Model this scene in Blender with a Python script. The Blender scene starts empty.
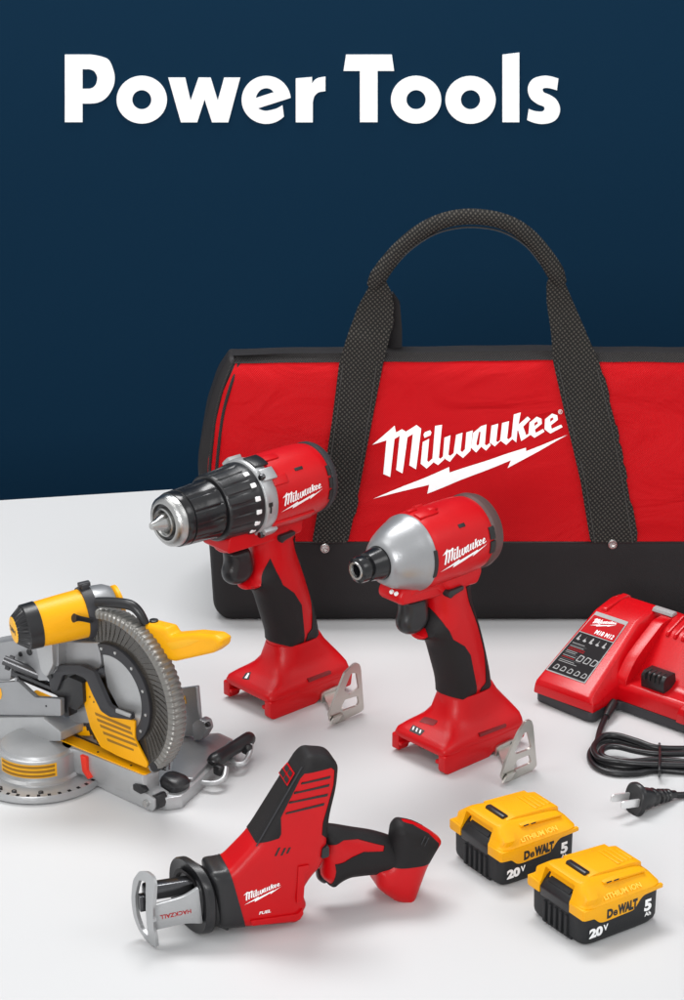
import bpy, bmesh, math, random
import numpy as np
from math import radians, sin, cos, pi, sqrt, atan2, hypot
from mathutils import Vector, Matrix, noise
from mathutils.geometry import delaunay_2d_cdt
random.seed(7)
SC = bpy.context.scene
COL = SC.collection

# ------------------------------------------------------------------ camera
FPX, PITCH, CAMH = 2400.0, radians(21), 1.04
cam_d = bpy.data.cameras.new('camera'); cam = bpy.data.objects.new('camera', cam_d); COL.objects.link(cam)
cam.location = (0, 0, CAMH); cam.rotation_euler = (radians(90) - PITCH, 0, 0)
cam_d.sensor_fit = 'VERTICAL'; cam_d.sensor_height = 24; cam_d.lens = 24 * FPX / 1000
cam_d.clip_start = 0.05; cam_d.clip_end = 60
SC.camera = cam

# ------------------------------------------------------------------ studio light
SC.view_settings.view_transform = 'Standard'; SC.view_settings.look = 'None'
SC.view_settings.exposure = 0; SC.view_settings.gamma = 1
wd = bpy.data.worlds.new('World'); SC.world = wd; wd.use_nodes = True
wn = wd.node_tree.nodes; wn['Background'].inputs['Color'].default_value = (0.97, 0.985, 1.0, 1)
wn['Background'].inputs['Strength'].default_value = 0.7
def area(name, loc, target, size, power, col=(1, 1, 1), sy=None):
    l = bpy.data.lights.new(name, 'AREA'); l.energy = power; l.color = col
    l.shape = 'RECTANGLE'; l.size = size; l.size_y = sy or size
    o = bpy.data.objects.new(name, l); COL.objects.link(o); o.location = loc
    o.rotation_euler = (Vector(target) - Vector(loc)).to_track_quat('-Z', 'Y').to_euler()
    return o
area('softbox_key', (-2.5, 1.5, 3.7), (-0.1, 2.6, 0.1), 1.5, 31, (1, 0.995, 0.98))
area('softbox_fill', (2.8, 0.9, 2.8), (0.05, 2.5, 0.1), 1.4, 17)
area('softbox_top', (-0.4, 3.3, 3.0), (-0.4, 3.0, 0.0), 1.8, 84, sy=1.0)
sf = area('added_front_softbox', (-0.9, -1.9, 1.9), (0.0, 3.3, 0.95), 1.6, 13); sf.data.spread = radians(50)  # added lamp, brightens the wall, lettering and bag front

# ------------------------------------------------------------------ placement frames (measured from the photograph, on the table)
def ray(u, v):
    a = (u - 342) / FPX; b = -(v - 500) / FPX
    return (a, cos(PITCH) + b * sin(PITCH), -sin(PITCH) + b * cos(PITCH))
def ground(u, v, z=0.0):
    r = ray(u, v); t = (z - CAMH) / r[2]; return (r[0] * t, r[1] * t)
class Fr:
    """local frame standing on the table: x along the thing, y away from the viewer, z up; units mm"""
    def __init__(s, u, v, deg, y0=0.0, x0=0.0):
        s.psi = radians(deg); s.c, s.s = cos(s.psi), sin(s.psi); g = ground(u, v)
        x0 /= 1000; y0 /= 1000
        s.O = (g[0] - x0 * s.c + y0 * s.s, g[1] - x0 * s.s - y0 * s.c)
    def S(s, u, v, y=0.0):
        r = ray(u, v); cx, cy = -s.O[0], -s.O[1]
        lx = cx * s.c + cy * s.s; ly = -cx * s.s + cy * s.c
        dx = r[0] * s.c + r[1] * s.s; dy = -r[0] * s.s + r[1] * s.c
        t = (y / 1000 - ly) / dy
        return (1000 * (lx + dx * t), 1000 * (CAMH + r[2] * t))
    def SS(s, pts, y=0.0): return [s.S(u, v, y) for u, v in pts]
    def G(s, u, v, z=0.0):
        g = ground(u, v, z / 1000); dx, dy = g[0] - s.O[0], g[1] - s.O[1]
        return (1000 * (dx * s.c + dy * s.s), 1000 * (-dx * s.s + dy * s.c))

# ------------------------------------------------------------------ materials
def lin(r, g, b):
    f = lambda c: (c / 255 / 12.92) if c / 255 <= 0.04045 else ((c / 255 + 0.055) / 1.055) ** 2.4
    return (f(r), f(g), f(b))
def mat(name, col, rough=0.5, metal=0.0, bump=0.0, bscale=300.0, var=0.06, coat=0.0, vscale=25.0, spec=0.5, aniso=False, alpha=1.0):
    m = bpy.data.materials.new(name); m.use_nodes = True; nt = m.node_tree; N = nt.nodes; L = nt.links
    b = N['Principled BSDF']; b.inputs['Metallic'].default_value = metal
    b.inputs['Specular IOR Level'].default_value = spec; b.inputs['Coat Weight'].default_value = coat
    b.inputs['Coat Roughness'].default_value = 0.15; b.inputs['Alpha'].default_value = alpha
    tc = N.new('ShaderNodeTexCoord')
    n1 = N.new('ShaderNodeTexNoise'); n1.inputs['Scale'].default_value = vscale; n1.inputs['Detail'].default_value = 5
    L.new(tc.outputs['Object'], n1.inputs['Vector'])
    mp = N.new('ShaderNodeMapRange'); mp.inputs[1].default_value = 0.3; mp.inputs[2].default_value = 0.7
    mp.inputs[3].default_value = 1 - var; mp.inputs[4].default_value = 1 + var; L.new(n1.outputs['Fac'], mp.inputs[0])
    mx = N.new('ShaderNodeMix'); mx.data_type = 'RGBA'; mx.blend_type = 'MULTIPLY'; mx.inputs[0].default_value = 1
    mx.inputs[6].default_value = (*col, 1); L.new(mp.outputs[0], mx.inputs[7]); L.new(mx.outputs[2], b.inputs['Base Color'])
    mr = N.new('ShaderNodeMapRange'); mr.inputs[3].default_value = max(0.03, rough - 0.07); mr.inputs[4].default_value = min(1, rough + 0.07)
    L.new(n1.outputs['Fac'], mr.inputs[0]); L.new(mr.outputs[0], b.inputs['Roughness'])
    if bump:
        n2 = N.new('ShaderNodeTexNoise'); n2.inputs['Scale'].default_value = bscale; n2.inputs['Detail'].default_value = 3
        if aniso:
            mg = N.new('ShaderNodeMapping'); mg.inputs['Scale'].default_value = aniso; L.new(tc.outputs['Object'], mg.inputs[0]); L.new(mg.outputs[0], n2.inputs['Vector'])
        else: L.new(tc.outputs['Object'], n2.inputs['Vector'])
        bp = N.new('ShaderNodeBump'); bp.inputs['Strength'].default_value = bump; bp.inputs['Distance'].default_value = 0.0006
        L.new(n2.outputs['Fac'], bp.inputs['Height']); L.new(bp.outputs[0], b.inputs['Normal'])
    return m
def weave(name, col, col2, pitch=0.0022, bump=0.8, rough=0.8, diag=True, spec=0.25, fold=0.0):
    m = mat(name, col, rough, var=0.05, spec=spec); nt = m.node_tree; N = nt.nodes; L = nt.links; b = N['Principled BSDF']
    tc = [n for n in N if n.type == 'TEX_COORD'][0]; mg = N.new('ShaderNodeMapping'); L.new(tc.outputs['Object'], mg.inputs[0])
    mg.inputs['Rotation'].default_value = (0, radians(40 if diag else 0), 0)
    w = []
    for ax in ('X', 'Z'):
        t = N.new('ShaderNodeTexWave'); t.bands_direction = ax; t.inputs['Scale'].default_value = 0.314 / pitch
        t.inputs['Distortion'].default_value = 0.9; t.inputs['Detail'].default_value = 1; t.inputs['Detail Scale'].default_value = 3
        L.new(mg.outputs[0], t.inputs['Vector']); w.append(t)
    mu = N.new('ShaderNodeMath'); mu.operation = 'MULTIPLY'; L.new(w[0].outputs['Fac'], mu.inputs[0]); L.new(w[1].outputs['Fac'], mu.inputs[1])
    mx = N.new('ShaderNodeMix'); mx.data_type = 'RGBA'; mx.inputs[6].default_value = (*col, 1); mx.inputs[7].default_value = (*col2, 1)
    L.new(mu.outputs[0], mx.inputs[0]); L.new(mx.outputs[2], b.inputs['Base Color'])
    bp = N.new('ShaderNodeBump'); bp.inputs['Strength'].default_value = bump; bp.inputs['Distance'].default_value = 0.0008
    L.new(mu.outputs[0], bp.inputs['Height']); L.new(bp.outputs[0], b.inputs['Normal'])
    if fold:
        n3 = N.new('ShaderNodeTexNoise'); n3.inputs['Scale'].default_value = 9; n3.inputs['Detail'].default_value = 3; n3.inputs['Distortion'].default_value = 1.2
        mg2 = N.new('ShaderNodeMapping'); mg2.inputs['Scale'].default_value = (1, 1, 1.9); mg2.inputs['Rotation'].default_value = (0, radians(28), 0)
        L.new(tc.outputs['Object'], mg2.inputs[0]); L.new(mg2.outputs[0], n3.inputs['Vector'])
        b2 = N.new('ShaderNodeBump'); b2.inputs['Strength'].default_value = 1; b2.inputs['Distance'].default_value = fold
        L.new(n3.outputs['Fac'], b2.inputs['Height']); L.new(b2.outputs[0], bp.inputs['Normal'])
    return m
RED = mat('red_plastic', lin(194, 5, 15), 0.36, spec=.32, bump=0.25, bscale=900, var=0.05)
RED2 = mat('red_glossy_plastic', lin(196, 6, 18), 0.27, spec=.4, bump=0.15, bscale=700, var=0.06)
DRED = mat('groove_shade_and_button_red', lin(120, 10, 16), 0.5)  # slot shade put into the colour; also the plain red of the power button
RUB = mat('black_rubber', lin(30, 28, 29), 0.55, spec=.25, bump=0.5, bscale=1500, var=0.12)
BLK = mat('black_plastic', lin(30, 30, 32), 0.34, bump=0.2, bscale=900, var=0.1)
BGL = mat('glossy_black_chuck', lin(26, 26, 28), 0.2, bump=0.15, bscale=300, var=0.1)
DGR = mat('dark_grey_plastic', lin(52, 52, 55), 0.45, spec=.35, bump=0.2, bscale=900, var=0.08)
STE = mat('brushed_steel', (0.52, 0.52, 0.51), 0.24, 1.0, bump=0.25, bscale=500, var=0.1, aniso=(1, 8, 8))
HOOK = mat('satin_spring_steel', (0.58, 0.56, 0.52), 0.38, 1.0, bump=0.15, bscale=600, var=0.08)
DST = mat('dark_steel', (0.10, 0.10, 0.105), 0.25, 1.0, bump=0.2, bscale=600, var=0.15)
ALU = mat('cast_aluminium', lin(176, 177, 178), 0.36, 0.55, bump=0.35, bscale=700, var=0.08)
SIL = mat('silver_paint', lin(158, 159, 161), 0.33, 0.55, bump=0.2, bscale=900, var=0.06)
YEL = mat('yellow_plastic', lin(241, 170, 4), 0.4, spec=.3, bump=0.25, bscale=900, var=0.04)
YPL = mat('yellow_guard_plate', lin(240, 176, 12), 0.45, var=0.06)
BBK = mat('battery_black_plastic', lin(36, 37, 39), 0.5, spec=.3, bump=0.35, bscale=1300, var=0.08)
WHT = mat('white_print', (0.93, 0.93, 0.93), 0.5, var=0.02)
GRY = mat('grey_print', lin(150, 150, 150), 0.5, var=0.03)
BPR = mat('black_print', (0.012, 0.012, 0.012), 0.5, var=0.02)
RPR = mat('red_print', lin(176, 16, 24), 0.6, var=0.02, spec=.1)
YPR = mat('brown_yellow_print', lin(150, 105, 20), 0.6, var=0.05)
PAD = mat('black_vinyl', lin(36, 34, 35), 0.55, spec=.2, bump=0.5, bscale=1100, var=0.06)
TRIM = weave('black_binding_tape', lin(34, 32, 33), lin(66, 64, 62), 0.0018)
WEB = weave('black_webbing', lin(20, 19, 19), lin(84, 80, 74), 0.0034, 1.0)
CLOTH = weave('red_canvas', lin(182, 3, 13), lin(214, 7, 21), 0.0016, 0.6, 0.55, spec=.14, fold=.011)
SMOKE = mat('smoked_guard_plastic', lin(66, 62, 57), 0.18, var=0.25, spec=0.7, alpha=0.82, vscale=60)
RIM = mat('ribbed_guard_rim', lin(128, 126, 122), 0.25, .35, var=0.1)
PRG = mat('plated_prong', (0.8, 0.8, 0.8), 0.35, .6)
LBL = mat('dark_label', lin(30, 28, 30), 0.6, var=0.1, spec=.1)
CORD = mat('black_cord_jacket', lin(22, 22, 25), 0.33, bump=0.1, var=0.1)
TABLE = mat('white_tabletop', (0.625, 0.626, 0.63), 0.6, bump=0.02, bscale=200, var=0.004, vscale=2.0, spec=0.25)
NAVY = mat('navy_backdrop_paint', lin(15, 44, 66), 0.8, var=0.01, vscale=3, spec=0.05)

# ------------------------------------------------------------------ mesh tools (authoring units: mm)
class MB:
    def __init__(s): s.bm = bmesh.new(); s.M = Matrix.Identity(4)
    def _new(s, vs): return [s.bm.verts.new(s.M @ Vector(v)) for v in vs]
    def box(s, x0, x1, y0, y1, z0, z1):
        v = s._new([(x, y, z) for x in (x0, x1) for y in (y0, y1) for z in (z0, z1)])
        for f in ((0, 1, 3, 2), (4, 6, 7, 5), (0, 4, 5, 1), (2, 3, 7, 6), (0, 2, 6, 4), (1, 5, 7, 3)): s.bm.faces.new([v[i] for i in f])
        return s
    def prism(s, pts, a0, a1, ax='y'):
        """polygon (2-D) extruded along an axis; ax y: pts=(x,z); z: (x,y); x: (y,z)"""
        f = {'y': lambda p, a: (p[0], a, p[1]), 'z': lambda p, a: (p[0], p[1], a), 'x': lambda p, a: (a, p[0], p[1])}[ax]
        A = s._new([f(p, a0) for p in pts]); B = s._new([f(p, a1) for p in pts]); n = len(pts)
        s.bm.faces.new(A); s.bm.faces.new(B[::-1])
        for i in range(n): s.bm.faces.new([A[i], B[i], B[(i + 1) % n], A[(i + 1) % n]])
        return s
    def rings(s, rs, cap=True, closed=False):
        R = [s._new(r) for r in rs]; n = len(R[0])
        for a, b in zip(R, R[1:] + ([R[0]] if closed else [])):
            for i in range(n): s.bm.faces.new([a[i], a[(i + 1) % n], b[(i + 1) % n], b[i]])
        if cap and not closed: s.bm.faces.new(R[0][::-1]); s.bm.faces.new(R[-1])
        return s
    def lathe(s, prof, y=0, z=0, n=48, ax='x', mod=None, cap=True):
        rs = []
        for a, r in prof:
            ring = []
            for i in range(n):
                t = 2 * pi * i / n; q = r * (mod(t, a) if mod else 1)
                if ax == 'x': ring.append((a, y + q * cos(t), z + q * sin(t)))
                elif ax == 'z': ring.append((y + q * cos(t), z + q * sin(t), a))
                else: ring.append((y + q * cos(t), a, z + q * sin(t)))
            rs.append(ring)
        return s.rings(rs, cap)
    def tube(s, pts, r, n=10, sub=6, closed=False, flat=None):
        P = [Vector(p) for p in pts]
        if sub > 1: P = catmull(P, sub, closed)
        N = len(P); rr = r if isinstance(r, (list, tuple)) else None; rs = []; up = None
        for i, p in enumerate(P):
            a = P[(i - 1) % N] if closed or i > 0 else P[0]; b = P[(i + 1) % N] if closed or i < N - 1 else P[-1]
            t = (b - a).normalized()
            if up is None:
                up = Vector((0, 0, 1)) if abs(t.z) < 0.9 else Vector((0, 1, 0))
            u = (up - t * up.dot(t)).normalized(); up = u; w = t.cross(u)
            q = r if rr is None else np.interp(i / (N - 1), np.linspace(0, 1, len(rr)), rr)
            f = flat or 1
            rs.append([p + (u * cos(2 * pi * k / n) * f + w * sin(2 * pi * k / n)) * float(q) for k in range(n)])
        return s.rings(rs, True, closed)
    def mesh(s, name, bevel=0, seg=2, smooth=35, angle=28):
        bm = s.bm; bmesh.ops.recalc_face_normals(bm, faces=bm.faces)
        if bevel:
            es = [e for e in bm.edges if len(e.link_faces) == 2 and e.calc_face_angle(0) > radians(angle)]
            if es: bmesh.ops.bevel(bm, geom=es, offset=bevel, segments=seg, profile=0.5, affect='EDGES', clamp_overlap=True)
        for v in bm.verts: v.co *= 0.001
        me = bpy.data.meshes.new(name); bm.to_mesh(me); bm.free()
        me.polygons.foreach_set('use_smooth', [True] * len(me.polygons)); me.set_sharp_from_angle(angle=radians(smooth))
        return me
    def build(s, name, m, parent=None, bevel=0, seg=2, smooth=35, angle=28, label=None):
        me = s.mesh(name, bevel, seg, smooth, angle); me.materials.append(m)
        return link(name, me, parent, label)
def link(name, me, parent=None, label=None):
    o = bpy.data.objects.new(name, me); COL.objects.link(o)
    if parent is not None: o.parent = parent
    if label: o['label'] = label
    return o
def catmull(P, sub, closed=False):
    out = []; N = len(P)
    for i in range(N if closed else N - 1):
        g = (lambda k: P[k % N]) if closed else (lambda k: P[max(0, min(N - 1, k))])
        a, b, c, d = g(i - 1), g(i), g(i + 1), g(i + 2)
        for k in range(sub):
            t = k / sub
            out.append(0.5 * ((2 * b) + (c - a) * t + (2 * a - 5 * b + 4 * c - d) * t * t + (3 * b - a - 3 * c + d) * t ** 3))
    if not closed: out.append(P[-1])
    return out
def rpoly(pts, r, seg=4):
    """round the corners of a polygon"""
    out = []; n = len(pts); rr = r if isinstance(r, (list, tuple)) else [r] * n
    for i in range(n):
        p = Vector(pts[i][:2]); a = Vector(pts[i - 1][:2]); b = Vector(pts[(i + 1) % n][:2])
        da, db = (a - p), (b - p); q = min(rr[i], da.length * 0.48, db.length * 0.48)
        if q < 1e-4: out.append(tuple(p)); continue
        s0 = p + da.normalized() * q; s1 = p + db.normalized() * q
        for k in range(seg + 1):
            t = k / seg; out.append(tuple((1 - t) ** 2 * s0 + 2 * t * (1 - t) * p + t * t * s1))
    return out
def densify(pts, step):
    out = []; n = len(pts)
    for i in range(n):
        a, b = pts[i], pts[(i + 1) % n]; d = hypot(b[0] - a[0], b[1] - a[1]); k = max(1, int(math.ceil(d / step)))
        for j in range(k): out.append((a[0] + (b[0] - a[0]) * j / k, a[1] + (b[1] - a[1]) * j / k))
    return out
def inpoly(P, poly):
    P = np.asarray(P, float).reshape(-1, 2); x, y = P[:, 0], P[:, 1]; ins = np.zeros(len(P), bool); n = len(poly)
    for i in range(n):
        x0, y0 = poly[i]; x1, y1 = poly[(i + 1) % n]
        if y0 == y1: continue
        c = ((y0 > y) != (y1 > y)) & (x < (x1 - x0) * (y - y0) / (y1 - y0) + x0); ins ^= c
    return ins
def segdist(P, poly):
    P = np.asarray(P, float).reshape(-1, 2); D = np.full(len(P), 1e9); n = len(poly)
    for i in range(n):
        a = np.array(poly[i]); b = np.array(poly[(i + 1) % n]); ab = b - a; l = (ab ** 2).sum()
        if l < 1e-12: continue
        t = np.clip(((P - a) @ ab) / l, 0, 1); D = np.minimum(D, np.sqrt(((P - a - t[:, None] * ab) ** 2).sum(1)))
    return D
def cdt(loops, grid, keep, step):
    """triangulate with the loops as constraint edges and the grid points inside"""
    V = []; E = []
    for lp in loops:
        lp = densify(lp, step); b = len(V); V += lp; E += [(b + i, b + (i + 1) % len(lp)) for i in range(len(lp))]
    V += [tuple(g) for g in grid]
    r = delaunay_2d_cdt([Vector(v) for v in V], E, [], 0, 1e-4)
    vs = np.array([tuple(v) for v in r[0]]); fs = [f for f in r[2]]
    cen = np.array([vs[list(f)].mean(0) for f in fs]); k = keep(cen)
    return vs, [tuple(f) for f, q in zip(fs, k) if q], cen[k]
def panel(name, m, parent, fn, outer, holes=(), spacing=3.0, label=None, thick=0.0, back=None):
    """a sheet cut to a 2-D outline (one or several loops) and laid on a surface fn(u,v)"""
    outs = [outer] if not isinstance(outer[0][0], (tuple, list)) else outer
    bm = bmesh.new()
    for o in outs:
        o = [tuple(p[:2]) for p in o]; hs = [h for h in holes if inpoly([h[0]], o)[0]]
        xs = [p[0] for p in o]; ys = [p[1] for p in o]
        gx, gy = np.meshgrid(np.arange(min(xs), max(xs), spacing), np.arange(min(ys), max(ys), spacing)); g = np.stack([gx.ravel(), gy.ravel()], 1)
        if len(g):
            k = inpoly(g, o) & (segdist(g, o) > spacing * 0.4)
            for h in hs: k &= ~inpoly(g, h) & (segdist(g, h) > spacing * 0.3)
            g = g[k]
        def keep(c):
            q = inpoly(c, o)
            for h in hs: q &= ~inpoly(c, h)
            return q
        vs, fs, _ = cdt([o] + hs, g, keep, spacing)
        V = {}
        def gv(i):
            if i not in V: V[i] = bm.verts.new(fn(vs[i][0], vs[i][1]))
            return V[i]
        for f in fs:
            try: bm.faces.new([gv(i) for i in f])
            except ValueError: pass
    if thick:
        bmesh.ops.recalc_face_normals(bm, faces=bm.faces); bm.normal_update()
        bmesh.ops.solidify(bm, geom=bm.faces[:], thickness=thick)
    bmesh.ops.recalc_face_normals(bm, faces=bm.faces)
    for v in bm.verts: v.co *= 0.001
    me = bpy.data.meshes.new(name); bm.to_mesh(me); bm.free(); me.materials.append(m)
    me.polygons.foreach_set('use_smooth', [True] * len(me.polygons)); me.set_sharp_from_angle(angle=radians(40))
    return link(name, me, parent, label)
_tc = {}
def text2d(s, bold=0.0, sx=1.0):
    """2-D triangles of a short word in the built-in font, height of a capital = 1"""
    key = (s, bold)
    if key not in _tc:
        cu = bpy.data.curves.new('t', 'FONT'); cu.body = s; cu.offset = bold; cu.resolution_u = 4; cu.size = 1
        o = bpy.data.objects.new('t', cu); COL.objects.link(o); dg = bpy.context.evaluated_depsgraph_get()
        me = bpy.data.meshes.new_from_object(o.evaluated_get(dg)); vs = [(v.co.x / 0.72, v.co.y / 0.72) for v in me.vertices]
        fs = [tuple(p.vertices) for p in me.polygons]; bpy.data.objects.remove(o); bpy.data.meshes.remove(me)
        x0 = min(v[0] for v in vs); _tc[key] = ([(a - x0, b) for a, b in vs], fs)
    return _tc[key]
def text(name, s, m, parent, fn, x, y, h, bold=0.03, sx=1.0, rot=0.0, slant=0.0, width=None):
    vs, fs = text2d(s, bold); bm = bmesh.new(); c, q = cos(rot), sin(rot)
    if width: sx = width / (max(a for a, b in vs) * h)
    V = []
    for a, b in vs:
        p, r = (a * sx + b * slant) * h, b * h; V.append(bm.verts.new(fn(x + p * c - r * q, y + p * q + r * c)))
    for f in fs:
        try: bm.faces.new([V[i] for i in f])
        except ValueError: pass
    for v in bm.verts: v.co *= 0.001
    me = bpy.data.meshes.new(name); bm.to_mesh(me); bm.free(); me.materials.append(m)
    return link(name, me, parent)
class Pillow:
    """a moulded body: a side outline (x,z) with a half thickness W that rounds off over R at the outline"""
    def __init__(s, outline, W, R, Rh=None, yc=None, step=3.0):
        s.o = densify([tuple(p[:2]) for p in outline], step); s.W = W; s.R = R; s.Rh = W if Rh is None else Rh; s.yc = yc or (lambda x, z: 0.0); s.step = step
        a = sum(s.o[i][0] * s.o[(i + 1) % len(s.o)][1] - s.o[(i + 1) % len(s.o)][0] * s.o[i][1] for i in range(len(s.o)))
        if a < 0: s.o = s.o[::-1]
    def hs(s, P):
        d = np.minimum(segdist(P, s.o) / s.R, 1); Wv = s.W(P) if callable(s.W) else s.W
        return Wv - s.Rh + s.Rh * np.sqrt(np.clip(1 - (1 - d) ** 2, 0, 1))
    def surf(s, lift=0.5, side=-1):
        def fn(u, v): return (u, s.yc(u, v) + side * (float(s.hs([(u, v)])[0]) + lift), v)
        return fn
    def build(s, specs, parent, step=None):
        """specs: list of (name, material, polygons or None for the rest, lift)"""
        st = step or s.step; o = s.o; n = len(o); g = []
        for k in (12, 26, 42, 62, 90):
            d = s.R * (1 - cos(radians(k)))
            for i in range(n):
                a, b, c = o[i - 1], o[i], o[(i + 1) % n]; t = Vector((c[0] - a[0], c[1] - a[1]))
                if t.length < 1e-6: continue
                t.normalize(); q = (b[0] - t.y * d, b[1] + t.x * d); g.append((*q, d))
        g = np.array(g); k = inpoly(g[:, :2], o) & (segdist(g[:, :2], o) > g[:, 2] * 0.93); g = g[k][:, :2]
        xs = [p[0] for p in o]; ys = [p[1] for p in o]
        gx, gy = np.meshgrid(np.arange(min(xs), max(xs), st * 1.3), np.arange(min(ys), max(ys), st * 1.3)); q = np.stack([gx.ravel(), gy.ravel()], 1)
        q = q[inpoly(q, o)]; q = q[segdist(q, o) > s.R * 1.02] if len(q) else q
        g = np.concatenate([g, q]) if len(q) else g
        loops = [o]
        for sp in specs:
            if sp[2] is not None: loops += [list(p) for p in sp[2]]
        # thin out grid points that crowd the constraint loops
        for lp in loops[1:]: g = g[segdist(g, lp) > st * 0.3]
        vs, fs, cen = cdt(loops, g, lambda c: inpoly(c, o), st)
        H = s.hs(vs); bd = segdist(vs, o) < 1e-3; outs = []
        done = np.zeros(len(fs), bool); order = [sp for sp in specs if sp[2] is not None] + [sp for sp in specs if sp[2] is None]
        # full-surface normals for lifting
        pos = {}
        for side in (-1, 1):
            for i in range(len(vs)): pos[(i, side)] = Vector((vs[i][0], s.yc(*vs[i]) + side * H[i], vs[i][1]))
        flat_edge = s.Rh < (s.W if not callable(s.W) else 1e9) - 0.01
        nor = {k: Vector((0, 0, 0)) for k in pos}
        for f in fs:
            for side in (-1, 1):
                a, b, c = (pos[(i, side)] for i in f); nn = (b - a).cross(c - a)
                if nn.y * side < 0: nn = -nn
                for i in f: nor[(i, side)] += nn
        for i in np.nonzero(bd)[0]:
            if not flat_edge: t = nor[(i, -1)] + nor[(i, 1)]; nor[(i, -1)] = t.copy(); nor[(i, 1)] = t.copy()
        for k in nor: nor[k] = nor[k].normalized() if nor[k].length > 0 else Vector((0, 1, 0))
        for name, m, polys, lift in order:
            if polys is None: sel = ~done
            else:
                sel = np.zeros(len(fs), bool)
                for p in polys: sel |= inpoly(cen, p)
                sel &= ~done
            done |= sel; F = [f for f, q in zip(fs, sel) if q]
            if not F: continue
            bm = bmesh.new(); V = {}
            def gv(i, side, l):
                kk = (i, 0 if (bd[i] and not flat_edge) else side, l)
                if kk not in V: V[kk] = bm.verts.new(pos[(i, side)] + nor[(i, side)] * l)
                return V[kk]
            cnt = {}
            for f in F:
                for a, b in ((f[0], f[1]), (f[1], f[2]), (f[2], f[0])): cnt[frozenset((a, b))] = cnt.get(frozenset((a, b)), 0) + 1
                for side in (-1, 1):
                    try: bm.faces.new([gv(i, side, lift) for i in f])
                    except ValueError: pass
            for e, c in cnt.items():
                if c != 1: continue
                a, b = tuple(e)
                if bd[a] and bd[b]:
                    if flat_edge:
                        try: bm.faces.new([gv(a, -1, lift), gv(b, -1, lift), gv(b, 1, lift), gv(a, 1, lift)])
                        except ValueError: pass
                elif lift:
                    for side in (-1, 1):
                        try: bm.faces.new([gv(a, side, lift), gv(b, side, lift), gv(b, side, -0.6), gv(a, side, -0.6)])
                        except ValueError: pass
            bmesh.ops.recalc_face_normals(bm, faces=bm.faces)
            for v in bm.verts: v.co *= 0.001
            me = bpy.data.meshes.new(name); bm.to_mesh(me); bm.free(); me.materials.append(m)
            me.polygons.foreach_set('use_smooth', [True] * len(me.polygons)); me.set_sharp_from_angle(angle=radians(50))
            outs.append(link(name, me, parent))
        return outs
def cut(o, cutter):
    """subtract a closed MB shape from an object's mesh"""
    co = cutter.build('cutter', BLK, o.parent); md = o.modifiers.new('b', 'BOOLEAN'); md.operation = 'DIFFERENCE'; md.object = co; md.solver = 'EXACT'
    bpy.context.view_layer.update(); dg = bpy.context.evaluated_depsgraph_get()
    me = bpy.data.meshes.new_from_object(o.evaluated_get(dg)); o.modifiers.clear(); old = o.data; me.name = old.name; o.data = me
    bpy.data.objects.remove(co); me.polygons.foreach_set('use_smooth', [True] * len(me.polygons)); me.set_sharp_from_angle(angle=radians(35)); return o
def thing(name, label, cat, fr=None, group=None, loc=None, rz=None):
    o = bpy.data.objects.new(name, None); COL.objects.link(o); o.empty_display_size = 0.02
    o.location = (fr.O[0], fr.O[1], 0) if fr else loc; o.rotation_euler = (0, 0, fr.psi if fr else (rz or 0))
    o['label'] = label; o['category'] = cat
    if group: o['group'] = group
    return o
def ell(z, cx, a, b, cy=0, n=40, p=2.0):
    r = []
    for i in range(n):
        t = 2 * pi * i / n; c, s = cos(t), sin(t)
        r.append((cx + a * math.copysign(abs(c) ** (2 / p), c), cy + b * math.copysign(abs(s) ** (2 / p), s), z))
    return r

# ------------------------------------------------------------------ the script wordmark with its lightning bolt (2-D outlines)
_A = [[(15,237),(168,105),(178,150),(218,128),(245,145),(318,100),(350,125),(314,396),(268,370),(293,160),(256,182),(222,428),(178,405),(203,172),(167,195),(138,455),(90,436),(112,205)],
 [(365,165),(375,148),(410,135),(420,150),(412,170),(372,186)],
 [(360,213),(404,192),(390,338),(400,346),(424,324),(432,350),(386,390),(345,358)],
 [(444,106),(492,98),(470,318),(480,326),(499,310),(508,330),(464,368),(424,342)],
 [(508,185),(550,168),(535,300),(548,308),(570,290),(588,165),(632,150),(618,272),(630,282),(648,262),(658,148),(702,134),(686,272),(635,322),(592,290),(545,348),(497,318)]]
_B = [[(20,185),(75,140),(112,130),(100,262),(112,270),(134,252),(140,270),(108,305),(75,278),(40,318),(5,285)],
 [(146,138),(192,124),(178,243),(190,249),(205,235),(218,120),(266,106),(252,223),(262,230),(283,212),(288,228),(246,268),(208,240),(168,278),(133,250)],
 [(298,60),(346,46),(330,128),(392,74),(412,92),(362,142),(382,200),(404,186),(412,198),(348,240),(328,168),(322,172),(315,250),(281,222)],
 [(405,115),(455,76),(488,92),(490,125),(442,162),(448,184),(498,160),(508,178),(438,218),(398,186)],
 [(512,95),(560,58),(596,70),(600,100),(552,137),(558,160),(622,132),(632,148),(548,192),(508,162)]]
_BH = [[(60,177),(71,180),(60,264),(46,270),(42,258)], [(440,118),(458,108),(462,122),(438,140)], [(548,92),(566,84),(570,98),(546,114)]]
_bolt = [(20,602),(540,382),(543,420),(1064,251),(1066,274),(1349,166),(939,391),(962,338),(390,562),(403,500)]
LOGO = _A + [[(x + 684, y - 34) for x, y in p] for p in _B] + [_bolt]
LOGOH = [[(x + 684, y - 34) for x, y in p] for p in _BH]
def wordmark(parent, fn, W, m=WHT, spacing=4.0, name='wordmark'):
    """laid in a box W wide; fn maps (u in 0..W, v up) to the surface"""
    k = W / 1335.0; f = lambda p: (k * (p[0] - 15), k * (602 - p[1]))
    return panel(name, m, parent, fn, [[f(p) for p in lp] for lp in LOGO], [[f(p) for p in lp] for lp in LOGOH], spacing)

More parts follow.
